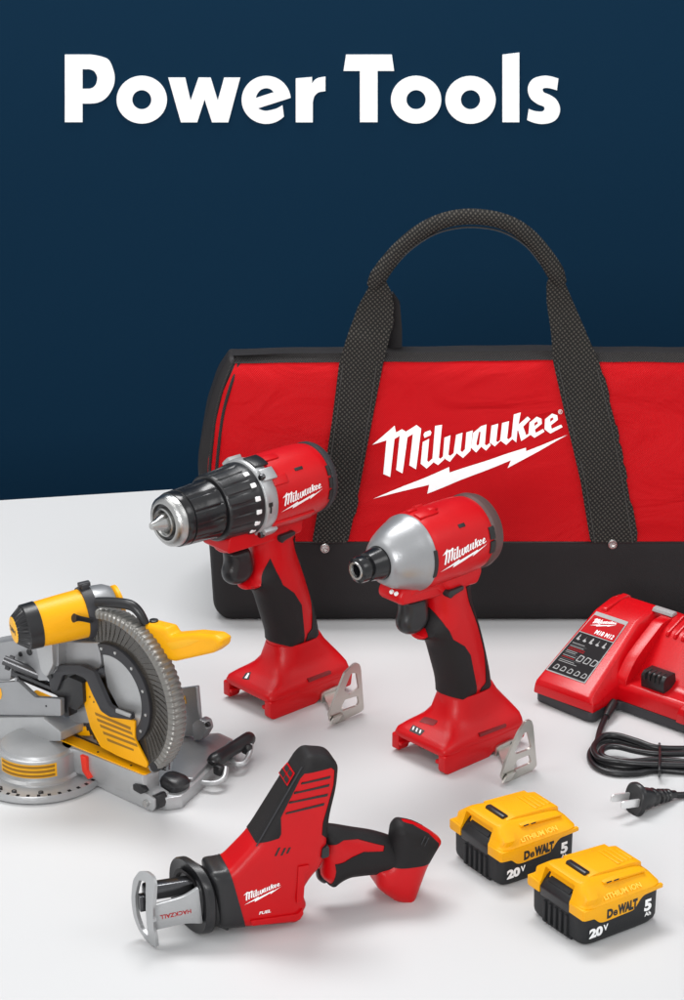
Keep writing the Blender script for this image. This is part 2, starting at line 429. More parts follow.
# ------------------------------------------------------------------ the setting
def structure(o): o['kind'] = 'structure'; return o
e0, e1 = ground(0, 500), ground(205, 487); sl = (e1[1] - e0[1]) / (e1[0] - e0[0])
yl, yr = e0[1] + sl * (-2.2 - e0[0]), e0[1] + sl * (2.2 - e0[0])
b = MB(); b.prism([(-2200, 300), (2200, 300), (2200, yr * 1000), (-2200, yl * 1000)], -30, 0, 'z')
structure(b.build('table_top', TABLE, bevel=1.2, seg=2))
WALLY = 3.5
b = MB(); b.box(-3200, 3200, WALLY * 1000, WALLY * 1000 + 60, -1200, 2600); structure(b.build('backdrop_wall', NAVY))
b = MB(); b.box(-3200, 3200, -1500, 3600, -1260, -1200); structure(b.build('floor', NAVY))

# lettering fixed on the wall
def wp(u, v):
    r = ray(u, v); t = WALLY / r[1]; return (r[0] * t * 1000, (CAMH + r[2] * t) * 1000)
LR = thing('wall_lettering', 'large white raised letters reading Power Tools on the dark blue backdrop', 'lettering', loc=(0, WALLY, 0))
def circ(cx, cy, rx, ry, n=44): return [(cx + rx * cos(2 * pi * i / n), cy + ry * sin(2 * pi * i / n)) for i in range(n)]
def arc(cx, cy, rx, ry, a0, a1, n=20): return [(cx + rx * cos(radians(a0 + (a1 - a0) * i / n)), cy - ry * sin(radians(a0 + (a1 - a0) * i / n))) for i in range(n + 1)]
def T(pts, ox, oy, k): return [(ox + x / k, oy + y / k) for x, y in pts]
def smooth(pts, sub=4): return [tuple(p) for p in catmull([Vector((x, y, 0)) for x, y in pts], sub, True)]
def smooth_o(pts, sub=4): return [tuple(p)[:2] for p in catmull([Vector((x, y, 0)) for x, y in pts], sub, False)]
glyphs = []; LWHT = mat('white_letter_paint', (0.98, 0.98, 0.98), 0.5, var=0.0)
Pout = [(52, 48), (200, 48)] + smooth_o([(200, 48), (255, 58), (303, 80), (330, 140), (336, 188), (325, 238), (290, 292), (245, 320), (200, 327)]) + [(153, 327), (153, 433), (52, 433)]
Phol = [(153, 131), (190, 131)] + smooth_o([(190, 131), (218, 142), (234, 168), (236, 190), (228, 218), (210, 237), (190, 243)]) + [(153, 243)]
glyphs.append((T(Pout, 56, 46, 5.7), [T(Phol, 56, 46, 5.7)]))
glyphs.append((circ(142, 99.5, 25.2, 23.9), [circ(142, 99.5, 9.5, 9.6, 30)]))
glyphs.append((T([(48,65),(145,65),(175,195),(220,65),(290,65),(330,195),(366,65),(458,65),(390,320),(297,320),(255,190),(213,320),(120,320)], 160, 66, 5.7), []))
eo = arc(266.3, 99.7, 24.6, 24, 5, 316, 40)
eo += smooth_o([(282.6, 105), (276, 108.6), (267, 110.6), (261.5, 109.8), (258.4, 108.0)], 4)
eh = [(256, 97.8)] + smooth_o([(256, 97.8), (257.5, 93.5), (261, 89.6), (266, 88), (270.6, 89.0), (273.8, 92.0)], 4)
glyphs.append((eo, [eh]))
glyphs.append((T([(147,70),(240,62),(240,98)] + smooth_o([(240, 98), (258, 76), (284, 65), (316, 60)]) + smooth_o([(316,142),(278,149),(253,172),(244,208)]) + [(244,320),(147,320)], 270, 66, 5.7), []))
glyphs.append((T([(57,48),(318,48),(331,141),(237,141),(237,433),(136,433),(136,141),(43,141)], 336, 46, 5.7), []))
glyphs.append((circ(416, 99.5, 25.2, 23.9), [circ(416, 99.5, 9.6, 9.6, 30)]))
glyphs.append((circ(470.4, 99.7, 25.2, 23.9), [circ(470.4, 99.5, 9.6, 9.6, 30)]))
glyphs.append((T([(152,58),(268,44),(268,520),(152,520)], 480, 46, 6.84), []))
glyphs.append((T([(535,222),(525,302)] + smooth_o([(525,302),(490,291),(455,285),(432,289),(428,303),(440,318),(480,335),(522,366),(546,420),(535,480),(495,518),(430,532),(372,525),(320,505)]) + [(332,430)] + smooth_o([(332,430),(375,444),(420,447),(438,436),(434,413),(395,397),(348,362),(326,312),(332,262),(365,222),(430,203),(485,207),(535,222)])[:-1], 480, 46, 6.84), []))
for o_, h_ in glyphs:
    if True:
        q = lambda P: [(a, b - 0) for a, b in (wp(*p) for p in P)]
        panel('letter', LWHT, LR, lambda u, v: (u, -1.9, v), q(o_), [q(h) for h in h_], 40.0, thick=1.6)

# ------------------------------------------------------------------ tool bag
GRY2 = mat('charcoal_thread', lin(58, 56, 54), .8)
FB = Fr(342, 622, 0)
ZT = 322.0
def yf(z): return 0.0 if z < 85 else 62.0 * min(1.1, (z - 85) / (ZT - 85)) ** 1.15
def bp_(u, v):
    y = 0.0
    for _ in range(12): x, z = FB.S(u, v, y); y = 0.5 * y + 0.5 * yf(z)
    return (x, z)
BAG = thing('tool_bag', 'long red and black canvas tool bag with arched webbing handle standing behind the tools', 'tool bag', FB)
def wr(x, z):
    k = min(1, max(0, (z - 92) / 40)); p = Vector((x * 0.006, z * 0.009, 1.7))
    return k * (8.5 * noise.noise(p) + 4.2 * noise.noise(Vector((x * 0.018 + z * 0.006, z * 0.012, 4.1))))
def ybk(z): return 215.0 - 141.0 * max(0, min(1.06, z / ZT)) ** 1.5
sil = [(235,359.5),(300,357),(420,356),(560,356),(700,355),(775,357),(800,374),(813,430),(818,490),(808,560),(806,612),(796,624),(560,624),(325,624),(224,624),(213,613),(208.5,550),(197,480),(197,462),(202,430),(215.5,382),(228,359)]
silm = rpoly([bp_(*p) for p in sil], 10)
mid = lambda x, z: (yf(z) + ybk(z)) / 2 + wr(x, z)
def Wb(P):
    P = np.asarray(P).reshape(-1, 2); return np.array([(ybk(z) - yf(z)) / 2 for x, z in P])
BP = Pillow(silm, Wb, 24, 16, mid, step=9)
BP.build([('bag_shell', PAD, None, 0)], BAG)
bs = lambda lift: BP.surf(lift)
M_ = lambda pts: [bp_(*p) for p in pts]
# red front panels between the straps
redp = M_([(236,363),(330,362),(684,361),(776,364),(790,392),(801,440),(806,500),(801,541),(600,541),(400,541),(214,541),(206,500),(208,462),(214,430),(223,392)])
panel('front_panel', CLOTH, BAG, bs(1.2), redp, spacing=7)
basep = M_([(214,543.5),(400,543),(801,543),(800,600),(797,617),(790,621),(400,621),(226,621),(217,613),(213,585)])
panel('base_panel', PAD, BAG, bs(1.6), basep, spacing=7)
panel('top_binding', TRIM, BAG, bs(2.4), M_([(233,356.5),(300,354.5),(684,353),(774,355),(778,363),(684,361.5),(330,362.5),(234,364)]), spacing=5)
for d in (0, 1):
    pts = [(240 - 6 * d, 362), (231 - 7 * d, 385), (224 - 7 * d, 410), (219.5 - 7 * d, 440), (216 - 7 * d, 480), (215 - 6 * d, 541)]
    b = MB(); f = bs(1.5); b.tube([f(*bp_(*p)) for p in pts], 1.7, 8); b.build('piping', TRIM, BAG)
b = MB(); f = bs(1.0); b.tube([f(*bp_(u, 542.3)) for u in range(216, 800, 20)], 1.1, 6, sub=2); b.build('seam', BLK, BAG)
# straps and handle
def strapfn(lift, fold=0.0):
    def fn(u, v):
        z = min(v, ZT + 8); return (u, yf(z) + (wr(u, v) if v < ZT - 15 else 0) - lift, v)
    return fn
st1 = M_([(312,541),(323,480),(332,420),(339,362)]) + [FB.S(u, v, 66) for u, v in [(346,335),(358,305),(370,283),(376,272),(384,276),(391,290),(394,305),(390,330),(383,356)]] + M_([(372,420),(361,480),(348,541)])
st2 = M_([(590,541),(580,480),(566,420),(553,362)]) + [FB.S(u, v, 66) for u, v in [(550,330),(546,300),(546,281),(551,272),(558,269),(566,285),(580,318),(597,356)]] + M_([(614,420),(626,480),(637,541)])
for st in (st1, st2):
    panel('strap', WEB, BAG, strapfn(3.2), rpoly(st, 4), spacing=6, thick=1.6)
for es in ([(316.5,541),(327,480),(336,420),(343,362)], [(343.5,541),(357,480),(368,420),(376,366)], [(594.5,541),(584.5,480),(570.5,420),(557.5,362)], [(632,541),(621.5,480),(609.5,420),(596,366)]):
    b = MB(); f = strapfn(5.2); b.tube([f(*bp_(*p)) for p in es], .55, 6, 8); b.build('strap_stitching', GRY2, BAG)
H = [FB.S(u, v, 64) for u, v in [(372,287),(378,277),(387,264),(401,248),(420,232),(442,221),(465,216.5),(490,218),(512,225),(530,238),(545,256),(555,272),(561,284)]]
b = MB(); b.tube([(x, 63, z) for x, z in H], [6, 9.4, 9, 8.8, 8.6, 8.4, 8.4, 8.4, 8.5, 8.7, 9, 9.4, 6], 14, 5); b.build('grip_wrap', WEB, BAG)
b = MB(); b.tube([(x, 58, z + 0) for x, z in [FB.S(u, v, 64) for u, v in [(396,262),(413,246),(436,232),(462,226),(488,227),(508,233),(526,245),(540,262)]]], 1.0, 6, 5); b.build('grip_seam', BLK, BAG)
back = [FB.S(u, v, 80) for u, v in [(383,296),(393,294),(400,304),(402,330),(402,356),(386,356),(386,330)]]
b = MB(); b.prism(back, 90, 80); b.build('rear_strap', PAD, BAG)
b = MB(); b.tube([(x, 80, z) for x, z in [FB.S(u, v, 80) for u, v in [(378,305),(390,290),(404,262),(422,244),(446,231),(470,228),(494,229),(514,237),(534,252),(548,285),(556,330),(560,356)]]], 5.5, 10, 5); b.bm.free()
for u, v in ((325, 547), (612, 543)):
    x, z = bp_(u, v); r = MB()
    r.lathe([(yf(z) - 3.6, 0.5), (yf(z) - 4.2, 2.0), (yf(z) - 4.4, 3.0), (yf(z) - 5.6, 3.6), (yf(z) - 5.6, 4.6), (yf(z) - 4.2, 5.6), (yf(z) - 1, 5.8)], x, z, 24, 'y'); r.build('rivet', STE, BAG)
def fit_mark(parent, surf, a, c, m=WHT, spacing=4.0, name='wordmark'):
    """wordmark whose bolt tips land on surface coordinates a and c"""
    La, Lc = (20, -602), (1349, -166); dx, dy = Lc[0] - La[0], Lc[1] - La[1]; ex, ey = c[0] - a[0], c[1] - a[1]; q = dx * dx + dy * dy
    k1 = (ex * dx + ey * dy) / q; k2 = (ey * dx - ex * dy) / q
    f = lambda p: (a[0] + k1 * (p[0] - La[0]) - k2 * (-p[1] - La[1]), a[1] + k2 * (p[0] - La[0]) + k1 * (-p[1] - La[1]))
    return panel(name, m, parent, surf, [[f(p) for p in lp] for lp in LOGO], [[f(p) for p in lp] for lp in LOGOH], spacing)
# the bag's own mark, traced on its front face
k_ = lambda p: bp_(370 + p[0] / 6.84, 410 + p[1] / 6.84)
panel('wordmark', WHT, BAG, bs(1.7), [[k_(p) for p in lp] for lp in LOGO], [[k_(p) for p in lp] for lp in LOGOH], 5)
text('registered_mark', '®', WHT, BAG, lambda u, v: bs(1.7)(u, v), *bp_(558, 414), 4.5, 0.0)

# ------------------------------------------------------------------ pistol grip tools
def hitc(fr, u, v, r, zc):
    y = -r * 0.7
    for _ in range(60):
        x, z = fr.S(u, v, y); y = 0.6 * y - 0.4 * sqrt(max(0.0, r * r - (z - zc) ** 2))
    x, z = fr.S(u, v, y); return (x, r * atan2(z - zc, -y))
def cylf(r, zc, lift=0.35):
    def fn(s, t): a = t / r; return (s, -(r + lift) * cos(a), zc + (r + lift) * sin(a))
    return fn
from mathutils.bvhtree import BVHTree
def skin(o):
    t = BVHTree.FromPolygons([v.co * 1000 for v in o.data.vertices], [tuple(p.vertices) for p in o.data.polygons])
    def z(x, y):
        h = t.ray_cast(Vector((x, y, 400)), Vector((0, 0, -1))); return h[0].z if h[0] else 20.0
    return z
def ontop(name, m, parent, fr, zf, pts, lift=.3, r=.8):
    """a flat mark that follows a top surface, traced where it sits"""
    out = []
    for u, v in pts:
        z = 28.0
        for _ in range(14): x, y = fr.G(u, v, z); z = .5 * z + .5 * zf(x, y)
        out.append(fr.G(u, v, z))
    return panel(name, m, parent, lambda x, y: (x, y, zf(x, y) + lift), rpoly(out, r), spacing=2.0, thick=0)
def band(b, x0, x1, r0, r1, zc, a0, a1, n=10):
    """a raised curved block on the barrel between two angles (degrees from the near side, up positive)"""
    rs = []
    for k in range(n + 1):
        a = radians(a0 + (a1 - a0) * k / n); c, s_ = cos(a), sin(a)
        rs.append([(x0, -r0 * c, zc + r0 * s_), (x0, -r1 * c, zc + r1 * s_), (x1, -r1 * c, zc + r1 * s_), (x1, -r0 * c, zc + r0 * s_)])
    b.rings(rs)
def lower(T_, fr, dz, dx, px):
    """handle, trigger, battery foot and belt hook; dz lifts the handle top, dx shifts it"""
    q = lambda pts: [(x + dx, z + (dz if z > 70 else 0)) for x, z in pts]
    body = rpoly(q([(-41,195),(-42,180),(-36,174),(-3,173),(2,166),(4,150),(0,140),(-12,135),(-12,130),(2,127),(9,118),(17,93),(24,72),(25,50),(82,50),(79,72),(73,95),(65,122),(56,146),(50,162),(52,192),(40,205),(-20,205)]), [4,5,5,3,5,8,8,2,2,8,10,30,20,1,1,20,30,30,20,10,5,5,5])
    P = Pillow(body, 19.5, 21, step=3.2)
    grip = [fr.S(u, v, -17) for u, v in px['grip']]; strip = [fr.S(u, v, -14) for u, v in px['back']]
    P.build([('grip_overmould', RUB, [grip, strip], 1.1), ('handle', RED, None, 0)], T_)
    # trigger
    tr = rpoly(q([(-31,174),(-5,174),(-1,165),(1,150),(-3,142),(-12,137),(-24,138),(-31,143),(-33,152),(-29,162)]), 5)
    Pillow(tr, 10, 8, step=2.5).build([('trigger', BLK, None, 0)], T_)
    # foot
    b = MB(); N = 48
    def rr(z, x0, x1, hy, p, tilt=0):
        return [(x, y, z + tilt * (x - (x0 + x1) / 2)) for x, y, z in ell(z, (x0 + x1) / 2, (x1 - x0) / 2, hy, 0, N, p)]
    R = [rr(17.5, -6, 100, 35.5, 14), rr(21, -7, 101, 36, 14), rr(25, -5.5, 101, 35, 12), rr(28.5, 0, 101, 33, 9, .02), rr(31.5, 8, 100, 30, 7, .03), rr(36, 15, 98, 26, 5, .04), rr(43, 21, 94, 22.5, 3.6, .03), rr(53, 24, 87, 21.5, 2.8), rr(60, 24, 84, 19.5, 2.3)]
    b.rings(R)
    foot = b.build('battery_foot', RED, T_, smooth=50); FT = skin(foot)
    b = MB(); b.prism(rpoly([(-7, 19), (-7, 3), (-3, 0), (52, 0), (60, 5), (99, 5), (101, 19)], 2.5), -36, -27); b.prism(rpoly([(-7, 19), (-7, 3), (6, 3), (9, 11), (52, 11), (60, 5), (99, 5), (101, 19)], 2), 27, 36)
    b.box(62, 100, -27, 27, 5, 18); b.box(-7, 60, -27, -23, 9, 12.5); b.box(-7, 60, 23, 27, 9, 12.5)
    b.build('foot_rail', RED, T_, bevel=1.4, seg=2)
    b = MB(); b.box(10, 61, -22, 22, 10, 18); b.build('terminal_block', BLK, T_, bevel=1)
    # flank slot, its shade painted as a dark red bar, and small switch marks
    s0, s1 = [fr.S(*p, -34.5) for p in px['slot']]
    b = MB(); d = Vector((s1[0] - s0[0], s1[1] - s0[1])).normalized(); n = Vector((-d.y, d.x)) * 1.5
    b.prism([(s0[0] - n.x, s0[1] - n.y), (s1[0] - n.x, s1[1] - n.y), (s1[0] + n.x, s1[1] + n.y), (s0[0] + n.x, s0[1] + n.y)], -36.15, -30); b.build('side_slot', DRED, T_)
    # direction switch
    x, z = fr.S(*px['switch'], -19)
    b = MB(); b.prism(rpoly([(x - 12, z + 0), (x - 9, z - 4), (x - 4, z - 1.5), (x + 8, z + 0.5), (x + 8, z + 4.5), (x - 11, z + 4)], 1.5), -24, 24); b.build('direction_switch', BLK, T_, bevel=1)
    # belt hook: screw plate, bent arm and slotted plate
    HK = -84
    b = MB(); c0 = fr.S(*px['hookmount'], -37)
    b.prism(rpoly([(c0[0] - 14, c0[1] - 5), (c0[0] - 12, c0[1] + 7), (c0[0] + 12, c0[1] + 8), (c0[0] + 15, c0[1] - 2), (c0[0] + 4, c0[1] - 8)], 4), -39.5, -36); hk = b.build('belt_hook', HOOK, T_, bevel=.5)
    for k in (-7, 1.5, 9):
        b = MB(); b.lathe([(-36, 3.0), (-40.5, 3.0), (-41, 2.2), (-40.6, .1)], c0[0] + k, c0[1] + (0.5 if k != 9 else 3), 14, 'y'); b.build('screw', DST, hk)
    hp = [fr.S(u, v, HK) for u, v in px['hook']]; hz = 0.6 - min(p[1] for p in hp); hp = [(x, z + hz) for x, z in hp]; hh = [[(p[0], p[1] + hz) for p in (fr.S(u, v, HK) for u, v in h)] for h in px['hookholes']]
    panel('hook_plate', HOOK, hk, lambda u, v: (u, HK, v), rpoly(hp, 2.5), [rpoly(h, 1.5) for h in hh], 6, thick=2.4)
    lo = min(hp, key=lambda p: p[0]); zb = min(p[1] for p in hp)
    # arm from the mount, curling out and down to the plate's front edge
    x0 = lo[0]
    A = [(-38, c0[1] + 3), (-46, c0[1] + 2), (-58, c0[1] + 1), (-70, c0[1] - 2), (-80, c0[1] - 6), (-85.5, zb + 9), (-86, zb + 3)]
    A = [Vector((a, z_, 0)) for a, z_ in A]; A = catmull(A, 5); rs = []
    for i, p in enumerate(A):
        t = (A[min(i + 1, len(A) - 1)] - A[max(0, i - 1)]).normalized(); nn = Vector((-t.y, t.x, 0)) * 1.1; k = i / (len(A) - 1)
        xa = (c0[0] - 8) * (1 - k) + (x0 - 1) * k; xb = (c0[0] + 10) * (1 - k) + (x0 + 9) * k
        rs.append([(xa, p.x - nn.x, p.y - nn.y), (xb, p.x - nn.x, p.y - nn.y), (xb, p.x + nn.x, p.y + nn.y), (xa, p.x + nn.x, p.y + nn.y)])
    b = MB(); b.rings(rs); b.build('hook_arm', HOOK, hk)
    return FT

# ---- drill
_dummy = None
FD = Fr(276, 719, 42, -36)
DR = thing('cordless_drill', 'red cordless drill with a ribbed black keyless chuck and numbered clutch ring', 'drill', FD, 'red pistol grip tools in front of the bag')
FTD = lower(DR, FD, 0, 0, dict(
    grip=[(258,640),(258,600),(264,584),(271,558.5),(275,571),(281,584),(292,592),(299.5,604),(303,640),(303,646),(262,646)],
    back=[(291,538),(297,552),(301,561),(309,573),(312,600),(308,627),(304,632),(303,646),(330,646),(330,530)],
    slot=[(308,680.5),(330,672)], switch=(286,536), hookmount=(330,695),
    hook=[(331,736),(329,728),(334,714),(345,686),(355,676.5),(359.5,677),(361,682),(364,722),(361,725),(336,737)],
    hookholes=[[(351,687),(356.5,686),(359,701),(349.5,708),(344,704)],[(345,713),(358,709),(359,716),(357,719),(343,724),(341,721)]]))
ZD = 223
b = MB(); b.lathe([(-118, 1.6), (-118, 3.2), (-113, 4.4), (-108, 7), (-101, 9.5), (-97, 9.5)], 0, ZD, 30, mod=lambda t, a: 1 - 0.22 * (abs(sin(1.5 * t)) < 0.14)); b.build('chuck_jaws', STE, DR)
b = MB(); b.lathe([(-97, 9), (-103, 11.2), (-104.3, 12.4), (-103.5, 13.8), (-100, 14.2), (-100, 16.8), (-102.8, 17.6), (-102.4, 21), (-100, 23.8), (-96, 25), (-91, 25.2)], 0, ZD, 64); ns = b.build('chuck_nose', STE, DR)
b = MB(); b.lathe([(-99.6, 14), (-100.6, 14.3), (-100.6, 16.6), (-99.6, 17)], 0, ZD, 48, cap=False); b.build('nose_groove', BLK, ns)
rib = lambda t, a: 1 - (0.035 if (t * 12 / (2 * pi)) % 1 < 0.14 and -83.5 < a < -53.5 else 0)
b = MB(); b.lathe([(-93.5, 23), (-93.2, 25.9), (-91.5, 26.4), (-87, 26.6), (-86, 26.6), (-85.4, 25.6), (-84.6, 25.6), (-84, 26.8), (-70, 27.4), (-54, 28), (-52.5, 28.8), (-50, 28.6), (-48, 26)], 0, ZD, 144, mod=rib); b.build('chuck_sleeve', BGL, DR)
cl = lambda t, a: 1 - (0.03 if (t * 20 / (2 * pi)) % 1 < 0.2 and -46 < a < -19 else 0)
b = MB(); b.lathe([(-49, 27), (-49, 31), (-47.4, 32.4), (-45.8, 32.6), (-33, 33.4), (-19.5, 34.2), (-17, 35.2), (-12, 35.8), (-9.5, 35.6), (-9, 33)], 0, ZD, 200, mod=cl); cr = b.build('clutch_ring', BLK, DR)
for k, a in enumerate((-44, -24, -3, 18, 40, 62)):
    b = MB(); band(b, -19.5, -13.5, 33.6, 35.7, ZD, a - 4, a + 4, 5); b.build('setting_mark', WHT, cr, bevel=.8)
# gear case in cast aluminium with lugs
b = MB(); b.lathe([(-10, 33), (-9.5, 37), (-8, 38), (-3, 38.4), (1, 37.6), (6, 36.5), (8, 33)], 0, ZD, 72)
for a in (48, -48, 132, 228): band(b, -7, 9, 34, 41.5, ZD, a - 9, a + 9, 6)
gc = b.build('gear_case', ALU, DR, bevel=1, seg=2)
for a in (46, -50):
    b = MB(); b.lathe([(-9.5, 2.6), (-8, 3.4), (-5, 3.4)], -39.5 * cos(radians(a)), ZD + 39.5 * sin(radians(a)), 16); b.build('screw', DST, gc)
b = MB(); band(b, -6, 10, 37.6, 39.6, ZD, 64, 92, 8); b.build('mode_marker', BLK, gc, bevel=.5)
b = MB(); band(b, -7.5, -3, 38, 38.8, ZD, 2, 8, 3); band(b, -6, -4.4, 38, 38.8, ZD, -8, 4, 3); b.build('hammer_mark', BPR, gc)
def motor(T_, zc, r, x0, x1, m=RED):
    b = MB(); b.lathe([(x0, r - 3), (x0 + 1, r - 1), (x0 + 8, r), (x0 + (x1 - x0) * .6, r), (x1 - 12, r - 0.6), (x1 - 4, r - 2), (x1, r - 4)], 0, zc, 72)
    band(b, x0 + 3, x0 + 26, r - 2, r + 1.6, zc, 72, 86, 4)
    o = b.build('motor_housing', m, T_, bevel=.8, seg=2); return o
mh = motor(DR, ZD, 36.5, 2, 78)
b = MB(); b.lathe([(75, 30), (75.4, 33.4), (77, 35.4), (80, 35.2), (84, 33.2), (85.5, 30), (86, 10)], 0, ZD, 64); ec = b.build('end_cap', DGR, DR)
for k, a in enumerate((28, 8, -12)):
    b = MB(); band(b, 71.5, 75, 33.5, 35.9, ZD, a - 8, a + 8, 5); b.build('vent', BPR, mh)
# flank blocks and vents
b = MB(); band(b, 4, 56, 34, 38.4, ZD, -50, -33, 6); b.build('flank_rib', RED, mh, bevel=1.2, seg=3)
b = MB(); band(b, 5, 22, 34, 38.2, ZD, 28, 44, 6); b.build('flank_rib', RED, mh, bevel=1.2, seg=3)
for px_ in ((298.5, 468.5), (303, 517)):
    s_, t_ = hitc(FD, *px_, 36.5, ZD); a = math.degrees(t_ / 36.5)
    b = MB(); band(b, s_ - 5, s_ + 5, 35, 37.2, ZD, a - 2.6, a + 2.6, 4); b.build('vent', BPR, mh, bevel=.6)
fit_mark(mh, cylf(36.5, ZD, .4), hitc(FD, 281, 512, 36.5, ZD), hitc(FD, 322.5, 488.5, 36.5, ZD), spacing=3)
b = MB(); b.prism(rpoly([(-43, 180), (-40, 196), (-10, 199), (40, 205), (52, 190), (50, 178)], 4), -19, 19); b.build('housing_neck', RED, DR, bevel=4, seg=3)
# mark on the foot
o = ontop('foot_mark', BPR, DR, FD, FTD, [(242, 679), (246, 673), (251, 672), (249, 680)])
ontop('mark_flash', WHT, o, FD, FTD, [(244.5, 678.5), (248, 673.5), (249.5, 674), (247, 679)], .6, .3)

# ---- impact driver
FI = Fr(450, 774, 42, -36)
IM = thing('impact_driver', 'red impact driver with smooth silver cone nose and short black collet', 'impact driver', FI, 'red pistol grip tools in front of the bag')
FTI = lower(IM, FI, 0, -1, dict(
    grip=[(424,700),(424,660),(430,645),(435,633),(440,612),(446,627),(452,639),(462,645),(468,654),(475,690),(476,699),(440,699)],
    back=[(462,585),(466,600),(473,616),(477,626),(483,650),(482,680),(478,686),(476,699),(500,699),(500,580)],
    slot=[(479,735),(505,725)], switch=(454,591), hookmount=(504,749),
    hook=[(504,792),(501,786),(506,770),(518,742),(526,730),(531,729),(533,735),(536.5,775),(533,779),(508,791)],
    hookholes=[[(524,742),(527.5,741),(531,756),(528,759),(517,763),(514,762)],[(517,769),(529,764),(531,770),(529,773),(515,779),(513,777)]]))
ZI = 218
b = MB(); b.lathe([(-70, 6.2), (-84, 6.2), (-86, 7.4), (-86.5, 9), (-85, 11.6), (-82, 12.2), (-78, 12.2), (-76.5, 10.4), (-74.5, 10.4), (-73.5, 13), (-68, 14), (-62, 14.8), (-58, 15.4), (-52, 15.4)], 0, ZI, 48); co = b.build('collet', BGL, IM)
b = MB(); b.lathe([(-84.6, 5.6), (-86.9, 6.4), (-87.2, 8.2), (-86.2, 8.6)], 0, ZI, 6 * 8, cap=False, mod=lambda t, a: 1); b.build('hex_socket_rim', STE, co)
b = MB(); b.lathe([(-57, 14), (-58.5, 16), (-58, 18.4), (-55, 21.6), (-48, 26.2), (-40, 30), (-31, 33.4), (-26, 34.8), (-24, 36), (-21, 36), (-20, 33)], 0, ZI, 72); nc = b.build('nose_cone', SIL, IM)
mi = motor(IM, ZI, 36.5, -22, 56)
b = MB(); band(b, -24, -20, 33, 37.2, ZI, -22, 20, 8); b.build('seam_gasket', BPR, mi, bevel=.5)
b = MB(); b.lathe([(52, 30), (52.5, 33.8), (55, 36), (60, 35.8), (66, 33.6), (67.5, 30), (68, 10)], 0, ZI, 64); b.build('end_cap', mat('brown_grey_rubber', lin(84, 60, 58), .5, bump=.3), IM)
for a in (20, -2):
    b = MB(); band(b, 47, 53, 34.5, 36.7, ZI, a - 13, a + 6, 6); b.build('vent', BPR, mi, bevel=.5)
s_, t_ = hitc(FI, 461.5, 525.5, 36.5, ZI); a = math.degrees(t_ / 36.5); b = MB(); band(b, s_ - 4, s_ + 4, 35, 37.2, ZI, a - 3, a + 3, 4); b.build('vent', BPR, mi, bevel=.6)
for a in (100, 84, 118):
    b = MB(); band(b, -18 + abs(a - 100), -8 + abs(a - 100), 35, 38.6, ZI, a - 4, a + 4, 4); b.build('housing_lug', RED, mi, bevel=1)
fit_mark(mi, cylf(36.5, ZI, .4), hitc(FI, 440, 572, 36.5, ZI), hitc(FI, 487, 543.5, 36.5, ZI), spacing=3)
b = MB(); b.prism(rpoly([(-44, 176), (-47, 184), (-42, 192), (-24, 194), (8, 196), (40, 200), (52, 188), (50, 176), (0, 172)], 4), -16, 16); nk = b.build('housing_neck', RED, IM, bevel=4, seg=3)
b = MB(); b.prism(rpoly([(10, 176), (0, 190), (6, 206), (46, 206), (54, 186), (48, 174)], 4), -21, 21); b.build('housing_saddle', RED, IM, bevel=4, seg=3)
b = MB()
for y in (-3, 3): b.lathe([(-44.5, 2.2), (-46.8, 1.8), (-47, .1)], y - 6, 187, 12)
b.build('work_light', WHT, IM)

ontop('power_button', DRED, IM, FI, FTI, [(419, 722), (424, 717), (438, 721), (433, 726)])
o = ontop('fuel_gauge', BPR, IM, FI, FTI, [(409, 731), (413, 725), (425, 731), (420, 736)])
for k in range(3):
    u0 = 412 + 3.4 * k; v0 = 728.3 + 1.7 * k
    ontop('gauge_light', WHT, o, FI, FTI, [(u0, v0 + 1.8), (u0 + 1.4, v0 - 1.6), (u0 + 2.6, v0 - 1), (u0 + 1.3, v0 + 2.4)], .6, .2)

# ------------------------------------------------------------------ one-handed reciprocating saw
FR = Fr(300, 926, 18, -30)
RS = thing('reciprocating_saw', 'red and black one-handed saw with a silver slotted shoe, standing on its shoe and body', 'saw', FR)
n_ = lambda pts, y=-30: FR.SS(pts, y)
outl = n_([(212,877),(231,874.5),(258,845),(304,765),(311,758.5),(333,760),(340,768),(338,790),(330,822),(329,848),(325,867),(312,881),(304,895),(309,908),(300,925.5),(248,930),(221,931)])
WR = lambda P: np.clip(22 - 0.045 * np.asarray(P).reshape(-1, 2)[:, 1], 15, 22)
YR = lambda x, z: -30 + float(np.clip(22 - 0.045 * z, 15, 22))
outl = rpoly(outl, [5,6,10,8,6,8,8,14,16,8,10,8,3,3,4,10,6])
BODY = Pillow(outl, WR, 9, 8, YR, step=3.5)
redside = n_([(229.5,877),(226,868),(252,836),(258,845.5),(267,842),(279,838),(281,834),(281,818),(301,779),(305,774),(331,768),(335,771),(334,786),(323,823),(322,835),(340,850),(340,940),(246,940)])
blkside = n_([(200,870),(230,871),(247,931),(247,940),(200,940)])
BODY.build([('front_boot', BLK, [blkside], .9), ('red_shell', RED, [redside], 0), ('motor_cover', RUB, None, .7)], RS)
